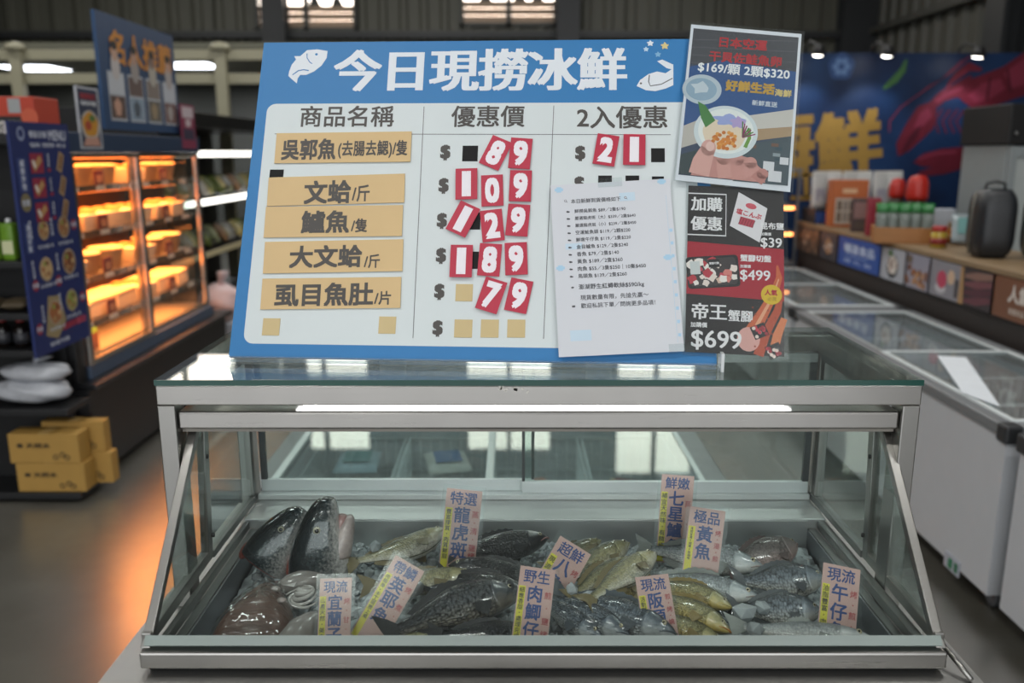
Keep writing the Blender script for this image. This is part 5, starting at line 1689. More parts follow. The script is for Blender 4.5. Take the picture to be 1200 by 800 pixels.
for i, (px, py) in enumerate(((40, 83), (100, 96), (222, 80), (262, 94))):
    p = atz(px, py, 2.72)
    t = thing('ceiling_light', ['flat ceiling light at the left edge above the orange carton', 'flat ceiling light just left of the blue portrait sign', 'flat ceiling light just right of the blue portrait sign', 'flat ceiling light nearest the left edge of the price board'][i], 'ceiling light', p + V((0, 0, .03)), group='flat ceiling lights of the side shop')
    MB().box((-.36, -.34, .005), (.36, .34, .03), WHITE).build('housing', t, .004, True); MB().box((-.34, -.32, -.004), (.34, .32, .0045), mat('#f4f8ff', .5, emit=7, var=0)).build('diffuser', t, local=True)
    area('ceiling_light_glow', p - V((0, 0, .02)), (0, 0, 0), .6, .6, 22)

# lidded tub on the floor beyond the case
p = atz(266, 622, 0)
t = thing('lidded_tub', 'low white tub with a dark grey lid on the floor left of the fish case', 'tub', (p.x, p.y + .05, .0005))
MB().rbox((-.1, -.08, 0), (.1, .08, .13), mat('#b9bcbd', .45), .03, 4).build('tub_body', t, local=True)
MB().rbox((-.108, -.088, .1305), (.108, .088, .2), mat('#2c3338', .5), .03, 4).build('lid', t, local=True)
# ================================================================== ICE BED AND FISH
import numpy as np
BEDO = V((0, 1.12, ZS - .062)); BSL = .09
BEDN = V((0, -BSL, 1)).normalized()


def bed(px, py, lift=0):
    return atp(px, py, BEDO + BEDN * lift, BEDN)


def bedz(y):
    return BEDO.z + (y - 1.12) * BSL


m_ice, nt, b_, out_ = newmat('crushed_ice')
b_.inputs['Base Color'].default_value = lin('#dbe3e6'); b_.inputs['Roughness'].default_value = .12; b_.inputs['Transmission Weight'].default_value = .5; b_.inputs['IOR'].default_value = 1.31
tc = nt.nodes.new('ShaderNodeTexCoord'); nz = nt.nodes.new('ShaderNodeTexNoise'); nz.inputs['Scale'].default_value = 90; bpn = nt.nodes.new('ShaderNodeBump'); bpn.inputs['Strength'].default_value = .25; bpn.inputs['Distance'].default_value = .003
nt.links.new(tc.outputs['Object'], nz.inputs['Vector']); nt.links.new(nz.outputs['Fac'], bpn.inputs['Height']); nt.links.new(bpn.outputs['Normal'], b_.inputs['Normal'])
m_bed = mat('#ccd4d7', .25, var=.3, scale=70, bump=.6, name='ice_bed')
mb = MB()
nx, ny = 90, 36
r = random.Random(5)
grid = []
xa, xb, ya, yb = TX0 + .006, TX1 - .006, TY0 + .006, TY1 - .006
for j in range(ny + 1):
    for i in range(nx + 1):
        x = xa + (xb - xa) * i / nx; y = ya + (yb - ya) * j / ny
        ed = min((x - xa) / .05, (xb - x) / .05, (yb - y) / .04, 1)
        grid.append((x, y, bedz(y) - .012 - .016 * (1 - max(0, ed)) + r.uniform(-.004, .004)))
mb.add(grid, [(j * (nx + 1) + i, j * (nx + 1) + i + 1, (j + 1) * (nx + 1) + i + 1, (j + 1) * (nx + 1) + i) for j in range(ny) for i in range(nx)], m_bed)
ICO = [V(p).normalized() for p in ((0, .53, .85), (0, -.53, .85), (0, .53, -.85), (0, -.53, -.85), (.53, .85, 0), (-.53, .85, 0), (.53, -.85, 0), (-.53, -.85, 0), (.85, 0, .53), (-.85, 0, .53), (.85, 0, -.53), (-.85, 0, -.53))]
ICF = [(0, 1, 8), (0, 8, 4), (0, 4, 5), (0, 5, 9), (0, 9, 1), (3, 2, 10), (3, 10, 6), (3, 6, 7), (3, 7, 11), (3, 11, 2), (1, 6, 8), (8, 10, 4), (4, 2, 5), (5, 11, 9), (9, 7, 1), (2, 4, 10), (6, 10, 8), (7, 6, 1), (11, 7, 9), (5, 2, 11)]
for k in range(2600):
    x = r.uniform(xa + .026, xb - .026); y = r.uniform(ya + .026, yb - .026)
    s = r.choice((.004, .006, .008, .010, .013))
    ed = min((x - xa) / .05, (xb - x) / .05, (yb - y) / .04, 1)
    c = V((x, y, bedz(y) - .008 - .014 * (1 - max(0, ed)) + r.uniform(-.004, .006)))
    c.z = max(c.z, TZ + .004 + s * 1.2)
    sc3 = V((r.uniform(.7, 1.4), r.uniform(.7, 1.4), r.uniform(.5, 1)))
    mb.add([c + V((p.x * sc3.x, p.y * sc3.y, p.z * sc3.z)) * (s * r.uniform(.75, 1.2)) for p in ICO], ICF, m_ice)
o = mb.build('crushed_ice'); tag(o, 'crushed ice filling the steel tray under the fish', 'ice', None, 'stuff')


# ------------------------------------------------------------------ fish skin
def skin(name, back, side, belly, scale=(60, 40), edge=.35, spots=None, rough=.28, coat=.5, bump=.35, mott=.25, hd=.19):
    m, nt, b, out = newmat(name)
    N, L = nt.nodes, nt.links
    b.inputs['Roughness'].default_value = rough
    b.inputs['Coat Weight'].default_value = coat
    b.inputs['Coat Roughness'].default_value = .12
    b.inputs['Specular IOR Level'].default_value = .6
    uv = N.new('ShaderNodeUVMap'); uv.uv_map = 'UVMap'
    sp = N.new('ShaderNodeSeparateXYZ'); L.new(uv.outputs[0], sp.inputs[0])

    def mth(op, a, b2=None, c=None):
        n = N.new('ShaderNodeMath'); n.operation = op
        for i, v in enumerate((a, b2, c)):
            if v is None:
                continue
            if isinstance(v, (int, float)):
                n.inputs[i].default_value = v
            else:
                L.new(v, n.inputs[i])
        return n.outputs[0]
    tc = N.new('ShaderNodeTexCoord')
    nz = N.new('ShaderNodeTexNoise'); nz.inputs['Scale'].default_value = 28; nz.inputs['Detail'].default_value = 5
    L.new(tc.outputs['Object'], nz.inputs['Vector'])
    d = mth('SUBTRACT', 1.0, mth('MULTIPLY', mth('ABSOLUTE', mth('SUBTRACT', sp.outputs[1], .5)), 2.0))
    d = mth('ADD', d, mth('MULTIPLY', mth('SUBTRACT', nz.outputs['Fac'], .5), mott))
    cr = N.new('ShaderNodeValToRGB')
    e = cr.color_ramp.elements
    e[0].position = .2; e[0].color = lin(belly); e[1].position = .8; e[1].color = lin(back)
    n_ = e.new(.5); n_.color = lin(side)
    L.new(d, cr.inputs['Fac'])
    col = cr.outputs['Color']
    mp = N.new('ShaderNodeMapping'); mp.inputs['Scale'].default_value = (scale[0], scale[1], 1)
    L.new(uv.outputs[0], mp.inputs['Vector'])
    vo = N.new('ShaderNodeTexVoronoi'); vo.inputs['Scale'].default_value = 1; vo.inputs['Randomness'].default_value = .65
    L.new(mp.outputs[0], vo.inputs['Vector'])
    mask = mth('MINIMUM', 1.0, mth('MAXIMUM', 0.0, mth('MULTIPLY', mth('SUBTRACT', sp.outputs[0], hd), 25.0)))
    sd = mth('MULTIPLY', mth('POWER', vo.outputs['Distance'], 2.0), mask)
    mx = N.new('ShaderNodeMix'); mx.data_type = 'RGBA'; mx.blend_type = 'MULTIPLY'
    mx.inputs[7].default_value = (.12, .12, .13, 1)
    L.new(mth('MULTIPLY', sd, edge * 2.2), mx.inputs[0]); L.new(col, mx.inputs[6])
    col = mx.outputs[2]
    if spots:
        v2 = N.new('ShaderNodeTexVoronoi'); v2.inputs['Scale'].default_value = spots[1]
        L.new(tc.outputs['Object'], v2.inputs['Vector'])
        st = mth('MULTIPLY', mth('LESS_THAN', v2.outputs['Distance'], spots[2]), mth('GREATER_THAN', d, spots[3]))
        m2 = N.new('ShaderNodeMix'); m2.data_type = 'RGBA'; m2.inputs[7].default_value = lin(spots[0])
        L.new(st, m2.inputs[0]); L.new(col, m2.inputs[6]); col = m2.outputs[2]
    L.new(col, b.inputs['Base Color'])
    bp = N.new('ShaderNodeBump'); bp.inputs['Strength'].default_value = bump; bp.inputs['Distance'].default_value = .004
    L.new(mth('SUBTRACT', mth('MULTIPLY', nz.outputs['Fac'], .3), sd), bp.inputs['Height'])
    L.new(bp.outputs['Normal'], b.inputs['Normal'])
    return m


def finm(hexc):
    return mat(hexc, .35, var=.35, scale=12, stretch=(2, 30, 2), coat=.4, bump=.3)


SPEC = {
    # top, bottom, thickness profiles over s=0..1 of the body (fractions of the full length)
    'bass': dict(skin=skin('olive_bass_skin', '#43442a', '#9a946c', '#d8d4c4', (54, 34), .4, bump=.6, mott=.4), fin='#6b6040', ht=.118, hb=.125, th=.085, head='#8d8a5c'),
    'black': dict(skin=skin('black_grouper_skin', '#0e1012', '#1d2023', '#3a3b3d', (50, 34), .6, bump=.8, mott=.6), fin='#1c1d20', ht=.14, hb=.14, th=.10, head='#1f2225'),
    'tilapia': dict(skin=skin('dark_tilapia_skin', '#14171a', '#3a3f44', '#7d776a', (42, 32), .8, bump=1.0), fin='#1d1f21', ht=.145, hb=.135, th=.085, head='#33363a'),
    'grey': dict(skin=skin('grey_tilapia_skin', '#343b41', '#87919a', '#c0c0b8', (40, 30), .7, bump=.7), fin='#4d5256', ht=.2, hb=.185, th=.095, head='#6b6a6c'),
    'pink': dict(skin=skin('rosy_grey_skin', '#57504e', '#948a87', '#c7ada7', (44, 34), .45, bump=.6), fin='#6a5c5a', ht=.19, hb=.18, th=.1, head='#8d7672'),
    'bluegrey': dict(skin=skin('blue_grey_skin', '#222a32', '#66717b', '#c3c8c8', (60, 36), .55, bump=.9, mott=.35), fin='#3d454c', ht=.125, hb=.13, th=.095, head='#4d5760'),
    'silver': dict(skin=skin('silver_bass_skin', '#5a6368', '#b0b7b9', '#e2e2dc', (64, 38), .4, bump=.7, mott=.35), fin='#858a86', ht=.115, hb=.12, th=.09, head='#a9aeab'),
    'croaker': dict(skin=skin('yellow_croaker_skin', '#545438', '#aaa478', '#cbb366', (56, 34), .5, bump=.8, mott=.4), fin='#7d6c3c', ht=.12, hb=.125, th=.085, head='#b0a266'),
    'mullet': dict(skin=skin('silver_mullet_skin', '#6c7478', '#c0c5c5', '#e6e5df', (60, 30), .3, bump=.5, mott=.3), fin='#8d928e', ht=.085, hb=.09, th=.08, head='#a8a695'),
}
KS = [0, .02, .06, .12, .2, .3, .42, .55, .7, .84, .93, 1]
KT = [.05, .2, .38, .58, .78, .93, 1.0, .94, .72, .43, .32, .31]
KB = [.05, .2, .40, .58, .76, .92, 1.0, .93, .66, .40, .32, .31]
KW = [.05, .26, .52, .76, .95, 1.0, .98, .85, .55, .25, .12, .06]
BL_ = .86


def prof(s, K):
    a = np.interp(s, KS, K); b2 = np.interp(max(0, s - .03), KS, K); c = np.interp(min(1, s + .03), KS, K)
    return (a * 2 + b2 + c) / 4 if s > .04 else a


def fish(name, label, spec, nose, tail, lift=.02, roll=0, bend=0, flip=False, cat='fish', group=None, dep=1.0, mouth=None, lt=None):
    S = SPEC[spec]
    A, B = bed(*nose, lift), bed(*tail, lift if lt is None else lt)
    x = (B - A); Ln = x.length; x.normalize()
    up = (BEDN * .8 + V((0, -.6, 0))).normalized()
    z = (up - x * up.dot(x)).normalized()
    y = z.cross(x)
    if (y.y + .3 * y.z < 0) != flip:
        y, z = -y, -z
        sd = -1
    else:
        sd = 1
    rr = Matrix.Rotation(radians(roll) * sd, 4, x)
    y, z = rr.to_3x3() @ y, rr.to_3x3() @ z
    M = Matrix(((x.x * Ln, y.x * Ln, z.x * Ln, A.x), (x.y * Ln, y.y * Ln, z.y * Ln, A.y), (x.z * Ln, y.z * Ln, z.z * Ln, A.z), (0, 0, 0, 1)))
    t = thing(name, label, cat, mtx=M, group=group)
    ht, hb, th = S['ht'] * dep, S['hb'] * dep, S['th']

    def ctr(s):
        return V((BL_ * s, bend * ((s - .4) ** 2 - .16) * 1.2, 0))

    def pt(s, a, off=0):
        c = ctr(s)
        T, Bm, W = ht * prof(s, KT), hb * prof(s, KB), th * prof(s, KW)
        sa, ca = sin(a), cos(a)
        yy = (T if sa > 0 else Bm) * (abs(sa) ** .9) * (1 if sa > 0 else -1)
        zz = W * (abs(ca) ** .85) * (1 if ca > 0 else -1)
        return c + V((0, yy * (1 + off), zz * (1 + off)))
    q = MB(); rings = []; uvs = []
    n, k = 28, 40
    for i in range(k + 1):
        s = (i / k) ** 1.25
        ring = []
        for j in range(n):
            a = -pi / 2 + 2 * pi * j / n
            ring.append(pt(s, a)); uvs.append((s * .86, j / n))
        rings.append(ring)
    q.loft(rings, S['skin'], uv=uvs)
    q.build('body', t, local=True)
    F_ = finm(S['fin'])
    # tail fin
    q = MB(); c = ctr(1.0); hh = max(ht, .1) * .95
    vs = []
    for i in range(9):
        u = -1 + 2 * i / 8
        vs += [c + V((-.02, u * .03, .002)), c + V((.05, u * hh * .65, .002)), c + V((.14 - .045 * (1 - abs(u)), u * hh, 0.004 * sin(5 * u)))]
    fs_ = []
    for i in range(8):
        fs_ += [(3 * i, 3 * i + 3, 3 * i + 4, 3 * i + 1), (3 * i + 1, 3 * i + 4, 3 * i + 5, 3 * i + 2)]
    q.add(vs, fs_, F_, True); q.add([v - V((0, 0, .006)) for v in vs], [f[::-1] for f in fs_], F_, True)
    q.build('tail_fin', t, local=True)
    # dorsal, anal

    def edge_fin(nm, s0, s1, sgn, h, spiny):
        q = MB(); vs = []
        m_ = 14
        for i in range(m_ + 1):
            u = i / m_; s = s0 + (s1 - s0) * u
            p = pt(s, sgn * pi / 2)
            hgt = h * sin(pi * min(1, u * .85 + .12)) ** .6 * (1 - .25 * (i % 2) * spiny)
            vs += [p - V((0, sgn * .012, 0)), p + V((.03 * u + .012, sgn * hgt, 0))]
        q.add([v + V((0, 0, .0025)) for v in vs], [(2 * i, 2 * i + 2, 2 * i + 3, 2 * i + 1) for i in range(m_)], F_); q.add([v - V((0, 0, .0025)) for v in vs], [(2 * i + 1, 2 * i + 3, 2 * i + 2, 2 * i) for i in range(m_)], F_)
        q.build(nm, t, local=True)
    edge_fin('dorsal_fin', *((.36, .86, 1, .05, 1) if spec != 'mullet' else (.45, .6, 1, .04, 1)))
    edge_fin('anal_fin', .64, .84, -1, .05, .5)
    for sg in (1, -1):
        # pectoral fin
        q = MB(); b0 = pt(.29, -.35 if sg > 0 else pi + .35, .03)
        vs = [b0]
        for i in range(9):
            a = -1.05 + i * .16
            vs.append(b0 + V((.13 * cos(a) * (1 - .12 * abs(i - 4) / 4), .13 * sin(a) * .8, sg * (.012 + .01 * (i % 2)))))
        q.add(vs, [(0, i, i + 1) for i in range(1, 9)], F_, True); q.add([v - V((0, 0, sg * .004)) for v in vs], [(0, i + 1, i) for i in range(1, 9)], F_, True)
        q.build('pectoral_fin', t, local=True)
        # eye
        p = pt(.10, .42 if sg > 0 else pi - .42)
        q = MB(); er = .021
        q.sphere((p.x, p.y, p.z - sg * .004), er, mat('#b3ab8e', .2, coat=1), 14, (1, 1, .55))
        e_ = q.build('eye', t, local=True)
        q = MB(); q.sphere((p.x, p.y, p.z + sg * .001), er * .62, mat('#08090a', .08, coat=1), 12, (1, 1, .6)); q.build('pupil', e_, local=True)
        # gill cover
        q = MB(); vs = []; gu = []
        na, nb_ = 12, 5
        for i in range(na + 1):
            a = -1.15 + 2.05 * i / na
            for j in range(nb_ + 1):
                s1_ = .262 - .05 * ((a + .1) / 1.1) ** 2
                s = .15 + (s1_ - .15) * j / nb_
                aa = a if sg > 0 else pi - a
                vs.append(pt(s, aa, .012 + .03 * (j / nb_) ** 2)); gu.append((s * .86 * .6, (aa + pi / 2) / (2 * pi) % 1))
            vs.append(pt(s1_ + .002, a if sg > 0 else pi - a, -.02)); gu.append((.1, (aa + pi / 2) / (2 * pi) % 1))
        w_ = nb_ + 2
        q.add(vs, [((i * w_ + j, i * w_ + j + 1, (i + 1) * w_ + j + 1, (i + 1) * w_ + j) if sg > 0 else (i * w_ + j, (i + 1) * w_ + j, (i + 1) * w_ + j + 1, i * w_ + j + 1)) for i in range(na) for j in range(nb_ + 1)], S['skin'], True, gu)
        q.build('gill_cover', t, local=True)
    # mouth line and lips
    q = MB()
    q.tube([pt(.11, -.5, -.01), pt(.06, -.25, .02), pt(.015, -.1, .1), ctr(0) + V((-.006, -.004, 0)), pt(.015, pi + .1, .1), pt(.06, pi + .25, .02), pt(.11, pi + .5, -.01)], [.003, .006, .008, .009, .008, .006, .003], mat(mouth or S['head'], .35, coat=.5), 8)
    q.build('lip', t, local=True)
    return t


FL = [
    ('silver_bass', 'silver bass with gaping pale jaw lying behind the tall tag of four characters', 'silver', (895, 664), (742, 640), .03, 10, 0, '#b9aaa4'),
    ('silver_bass', 'silver bass with pointed head just behind the yellow croakers', 'silver', (889, 700), (742, 672), .035, 5, 0, '#9a8d88'),
    ('rosy_fish', 'rosy grey headed fish lying deepest at the right of the tray', 'pink', (934, 637), (848, 664), .03, 0, .1, None),
    ('grey_tilapia', 'large scaly grey tilapia in the right pile, under the rosy fish', 'grey', (966, 676), (858, 684), .032, 0, .1, None),
    ('grey_tilapia', 'scaly grey tilapia just above the silver mullets', 'grey', (963, 716), (852, 714), .03, 0, 0, None),
    ('dark_grouper', 'black grouper with pinkish mouth at the back beside the tag of the dragon grouper', 'black', (642, 630), (522, 648), .035, 0, .1, '#a87f7c'),
    ('dark_grouper', 'black grouper in the middle of the dark pile, head to the left', 'black', (527, 662), (645, 676), 0.035, 0, .1, None),
    ('dark_grouper', 'black grouper under the left facing one, head to the right', 'black', (618, 696), (508, 672), .04, 0, 0, None),
    ('olive_bass', 'olive bass lying highest in the left group, beside the salmon heads', 'bass', (522, 620), (404, 668), .035, -15, .2, None),
    ('olive_bass', 'olive bass with an open pale mouth beside the tilted white edged tag', 'bass', (556, 672), (420, 690), 0.036, -5, .1, '#cfc9bd'),
    ('olive_bass', 'olive bass at the top of the stack behind the croaker tags', 'bass', (704, 633), (634, 668), .03, 10, 0, None),
    ('olive_bass', 'olive bass second from the top of the slanting stack', 'bass', (737, 636), (648, 686), .036, 10, 0, None),
    ('olive_bass', 'olive bass third from the top of the slanting stack', 'bass', (740, 655), (662, 702), .042, 8, 0, None),
    ('olive_bass', 'pale bellied olive bass lowest in the slanting stack, mouth open', 'bass', (768, 648), (682, 708), .052, -12, 0, '#bdb8ae'),
    ('dark_tilapia', 'small dark fish with grey snout lying on the big scaly tilapia', 'tilapia', (579, 700), (482, 692), 0.04, 0, .15, '#54565a'),
    ('dark_tilapia', 'large dark scaly tilapia slanting across the front left of centre', 'tilapia', (612, 694), (440, 741), 0.036, 0, -0.12, None),
    ('dark_tilapia', 'dark scaly tilapia at the front edge beside the tallest front tag', 'tilapia', (628, 740), (500, 748), 0.03, 0, .1, '#6b5a50'),
    ('olive_bass', 'small olive head poking out at the front edge under the dark tilapia', 'bass', (506, 746), (425, 758), 0.018, 0, 0, None),
    ('blue_grey_fish', 'dark blue grey fish nearest the tallest front tag', 'bluegrey', (706, 747), (620, 694), 0.024, 15, 0, None),
    ('blue_grey_fish', 'blue grey fish in the middle of the three slanting ones', 'bluegrey', (738, 744), (630, 692), 0.032, 10, 0, None),
    ('blue_grey_fish', 'blue grey fish with its head under the tag of the croaker heads', 'bluegrey', (792, 742), (642, 692), 0.036, 5, 0, None),
    ('yellow_croaker', 'yellow croaker with its back to the slanting stack, highest of the croakers', 'croaker', (772, 680), (668, 702), 0.03, -10, .1, None),
    ('yellow_croaker', 'yellow croaker lying partly under the ice beside the croaker tag', 'croaker', (778, 716), (690, 704), 0.03, 0, 0, None),
    ('yellow_croaker', 'yellow croaker with its eye facing up, right of the croaker tag', 'croaker', (858, 712), (752, 676), 0.036, 0, -.1, None),
    ('yellow_croaker', 'yellow croaker with a bright orange mouth at the front', 'croaker', (856, 740), (748, 688), 0.042, 0, -.1, '#b8731c'),
    ('yellow_croaker', 'yellow croaker lowest in the croaker pile at the front edge', 'croaker', (848, 754), (752, 712), 0.034, 0, 0, None),
    ('silver_mullet', 'long silver mullet lying across the front right corner', 'mullet', (1020, 746), (848, 734), 0.036, 0, .05, '#8f8a72'),
    ('silver_mullet', 'long silver mullet lying along the front edge under the other mullet', 'mullet', (988, 756), (840, 750), 0.022, 0, 0, None),
]
for nm, lb, sp, a, b, lf, ro, be, mo in FL:
    fish(nm, lb, sp, a, b, lf, ro, be, mouth=mo)


# ------------------------------------------------------------------ salmon heads
SALM = skin('salmon_head_skin', '#15191c', '#2f393c', '#b9b6b2', (40, 30), 0, ('#0b0d0e', 34, .17, .35), .18, .8, .25, .5, hd=2)
JAWM = mat('#b5a7a3', .3, var=.3, scale=22, coat=.6)
PINKF = mat('#b98f8a', .3, var=.3, scale=30, coat=.6)
REDF = mat('#8c3a2a', .35, var=.4, scale=40, coat=.5, bump=.4)


def salmon(label, nose, base, y_n, y_b, dors, w, jaw):
    A, B = aty(*nose, y_n), aty(*base, y_b)
    x = (B - A); Ln = x.length; x.normalize()
    y = V(dors); y = (y - x * y.dot(x)).normalized(); z = x.cross(y)
    M = Matrix(((x.x * Ln, y.x * Ln, z.x * Ln, A.x), (x.y * Ln, y.y * Ln, z.y * Ln, A.y), (x.z * Ln, y.z * Ln, z.z * Ln, A.z), (0, 0, 0, 1)))
    t = thing('salmon_head', label, 'fish head', mtx=M, group=None)
    ss = [0, .04, .12, .25, .4, .55, .7, .85, 1.0]
    T = [.07, .15, .21, .27, .32, .36, .385, .395, .38]
    Bo = [.06, .10, .13, .16, .20, .27, .34, .37, .36]
    W = [.06, .12, .17, .215, .245, .265, .27, .265, .23]
    n, k = 30, 34
    rings, uvs = [], []

    def P_(s, a, off=1):
        tt, bb, ww = np.interp(s, ss, T), np.interp(s, ss, Bo), np.interp(s, ss, W)
        sa, ca = sin(a), cos(a)
        return V((s, (tt if sa > 0 else bb) * (abs(sa) ** .9) * (1 if sa > 0 else -1) * w * off, ww * (abs(ca) ** .85) * (1 if ca > 0 else -1) * w * off))
    for i in range(k + 1):
        s = i / k
        for_ = []
        for j in range(n):
            a = -pi / 2 + 2 * pi * j / n
            for_.append(P_(s, a)); uvs.append((s * .3, j / n))
        rings.append(for_)
    q = MB(); q.loft(rings, SALM, uv=uvs); q.build('head', t, local=True)
    # lower jaw, swung open
    q = MB(); rings = []; uv2 = []
    hx, hy = .70, -.17 * w
    ja = radians(jaw)
    for i in range(16):
        s = i / 15
        l_ = .52 * (1 - s)
        c = V((hx - l_ * cos(ja), hy - l_ * sin(ja), 0))
        r1, r2 = (.03 + .16 * s ** .6) * w, (.05 + .18 * s ** .6) * w
        rings.append([c + V((0, r1 * sin(-pi / 2 + 2 * pi * j / 20), r2 * cos(-pi / 2 + 2 * pi * j / 20))) for j in range(20)])
        uv2 += [(.05, (.5 - abs(.5 - j / 20)) * .5) for j in range(20)]
    q.loft(rings, JAWM, uv=uv2); q.build('lower_jaw', t, local=True)
    q = MB(); rings = []
    for i in range(12):
        s = i / 11
        l_ = .5 * (1 - s); c = V((hx - l_ * cos(ja * .55), hy * .75 - l_ * sin(ja * .55), 0))
        rr_ = (.05 + .07 * s) * w
        rings.append([c + V((0, rr_ * sin(2 * pi * j / 14) * 1.1, (rr_ + .03) * cos(2 * pi * j / 14))) for j in range(14)])
    q.loft(rings, PINKF); q.build('mouth_lining', t, local=True)
    q = MB()
    q.loft([[P_(.985, -pi / 2 + 2 * pi * j / n, .97) for j in range(n)], [P_(1.0, -pi / 2 + 2 * pi * j / n, .9) + V((.02, 0, 0)) for j in range(n)], [P_(1.0, -pi / 2 + 2 * pi * j / n, .3) + V((.05, 0, 0)) for j in range(n)]], REDF); q.build('cut_flesh', t, local=True)
    q = MB(); q.sphere((.98, .34 * w, .10), .15, REDF, 14, (1.2, .55, .8)); q.build('cut_flesh', t, local=True)
    for sg in (1, -1):
        p = P_(.36, .25 if sg > 0 else pi - .25)
        q = MB(); q.sphere((p.x, p.y, p.z - sg * .008), .05, mat('#a7a493', .2, coat=1), 16, (1, 1, .5)); e_ = q.build('eye', t, local=True)
        q = MB(); q.sphere((p.x, p.y, p.z + sg * .006), .030, mat('#08090a', .08, coat=1), 14, (1, 1, .5)); q.build('pupil', e_, local=True)
        q = MB(); vs = []; gu = []
        for i in range(15):
            a = -1.2 + 2.0 * i / 14
            for j in range(6):
                s1_ = .93 - .12 * (a / 1.1) ** 2
                s = .62 + (s1_ - .62) * j / 5; aa = a if sg > 0 else pi - a
                vs.append(P_(s, aa, 1.01 + .05 * (j / 5) ** 2)); gu.append((s * .3, ((aa + pi / 2) / (2 * pi)) % 1))
        q.add(vs, [((i * 6 + j, i * 6 + j + 1, i * 6 + j + 7, i * 6 + j + 6) if sg > 0 else (i * 6 + j, i * 6 + j + 6, i * 6 + j + 7, i * 6 + j + 1)) for i in range(14) for j in range(5)], SALM, True, gu); q.build('gill_cover', t, local=True)
    return t


salmon('dark salmon head leaning at the back left corner with red cut flesh', (356, 597), (310, 662), 1.40, 1.375, (-.75, .1, .6), 1.05, 6)
salmon('upright salmon head with open pink mouth beside the leaning one', (386, 583), (374, 674), 1.365, 1.345, (-1, -.12, .1), 1.0, 13)

# ------------------------------------------------------------------ brown body in film, pale squid
BRN = mat('#5b4035', .35, var=.45, scale=14, stretch=(3, 12, 3), coat=.35, bump=.35)
FILM = glass_mat('clinging_film', '#fafcfc', 1.5, .06, .8, .02)
c = [bed(x, y, .03) for x, y in ((243, 748), (272, 712), (312, 684), (332, 690), (346, 718), (338, 744), (296, 754))]
ctr_ = sum(c, V((0, 0, 0))) / len(c)
t = thing('flat_brown_fish', 'flat glossy brown fish body wrapped in clear film at the left of the tray', 'fish', ctr_ - V((0, 0, .03)))
n = 48
out = []
for j in range(n):
    u = j / n * len(c); i0 = int(u); f_ = u - i0
    p0, p1, p2, p3 = [c[(i0 + d_) % len(c)] for d_ in (-1, 0, 1, 2)]
    out.append(.5 * ((2 * p1) + (p2 - p0) * f_ + (2 * p0 - 5 * p1 + 4 * p2 - p3) * f_ ** 2 + (3 * p1 - p0 - 3 * p2 + p3) * f_ ** 3))


def dome(h, gr, m, base=-.03, seed=1, wob=0):
    r2 = random.Random(seed)
    q = MB(); rings = []
    for i in range(9):
        tt = i / 8
        s = cos(tt * pi / 2 * .97) * gr
        ring = []
        for j, p in enumerate(out):
            w_ = 1 + wob * sin(j * 1.9 + i) * .5 + wob * r2.uniform(-.5, .5)
            q_ = ctr_ + (p - ctr_) * s * (1 + (w_ - 1) * .3)
            ring.append(V((q_.x, q_.y, q_.z + base + (h - base) * sin(tt * pi / 2) * w_)))
        rings.append(ring)
    q.loft(rings, m)
    return q


dome(.035, 1, BRN).build('body', t)
dome(.041, 1.06, FILM, -.03, 4, .10).build('film_wrap', t)
q = MB()
for p_, rr_ in ((bed(322, 690, .058), .009), (bed(330, 703, .056), .008)):
    q = MB(); q.sphere(tuple(p_), rr_, mat('#9a8d88', .3, coat=1), 12, (1, .8, .5)); q.build('eye', t)
SQ = mat('#8f8a86', .22, var=.25, scale=18, coat=.7, bump=.2)
SQL = mat('#b7b4b0', .2, var=.2, scale=18, coat=.7, bump=.2)
t = thing('squid', 'pale grey squid with curled tentacles between the brown fish and the tag', 'squid', bed(345, 745, 0))
q = MB(); p0, p1 = bed(322, 768, .012), bed(374, 722, .012)
q.tube([p0 + (p1 - p0) * s for s in [i / 10 for i in range(11)]], [.008, .016, .022, .025, .026, .026, .025, .022, .02, .016, .010], SQ, 18); q.build('mantle', t)
for k in range(6):
    q = MB(); pts = []
    for i in range(14):
        a = i * .42 + k * .8; rr_ = .006 + .0015 * i
        p = bed(352 + 2.5 * k, 706 - 2 * k, .016 + .002 * k); pts.append(p + V((rr_ * cos(a) - .003 * k, rr_ * sin(a) * .9, .006 * sin(a * .7 + k) + .004)))
    q.tube(pts, [.0055 - .0003 * i for i in range(14)], SQL, 8); q.build('tentacle', t)
t = thing('squid', 'pale squid mantle lying behind the curled tentacles, below the salmon heads', 'squid', bed(370, 690, 0))
q = MB(); p0, p1 = bed(322, 690, .02), bed(398, 672, .02)
q.tube([p0 + (p1 - p0) * s for s in [i / 10 for i in range(11)]], [.005, .013, .018, .02, .021, .021, .02, .018, .015, .012, .006], SQ, 18); q.build('mantle', t)
q = MB(); q.add([p0 + V((0, 0, .01)), p0 + (p1 - p0) * .4 + V((-.0, .03, .006)), p0 + (p1 - p0) * .45 + V((0, 0, .021)), p0 + (p1 - p0) * .35 + V((0, -.026, .008))], [(0, 3, 2), (0, 2, 1)], SQL, True); q.build('fin', t)
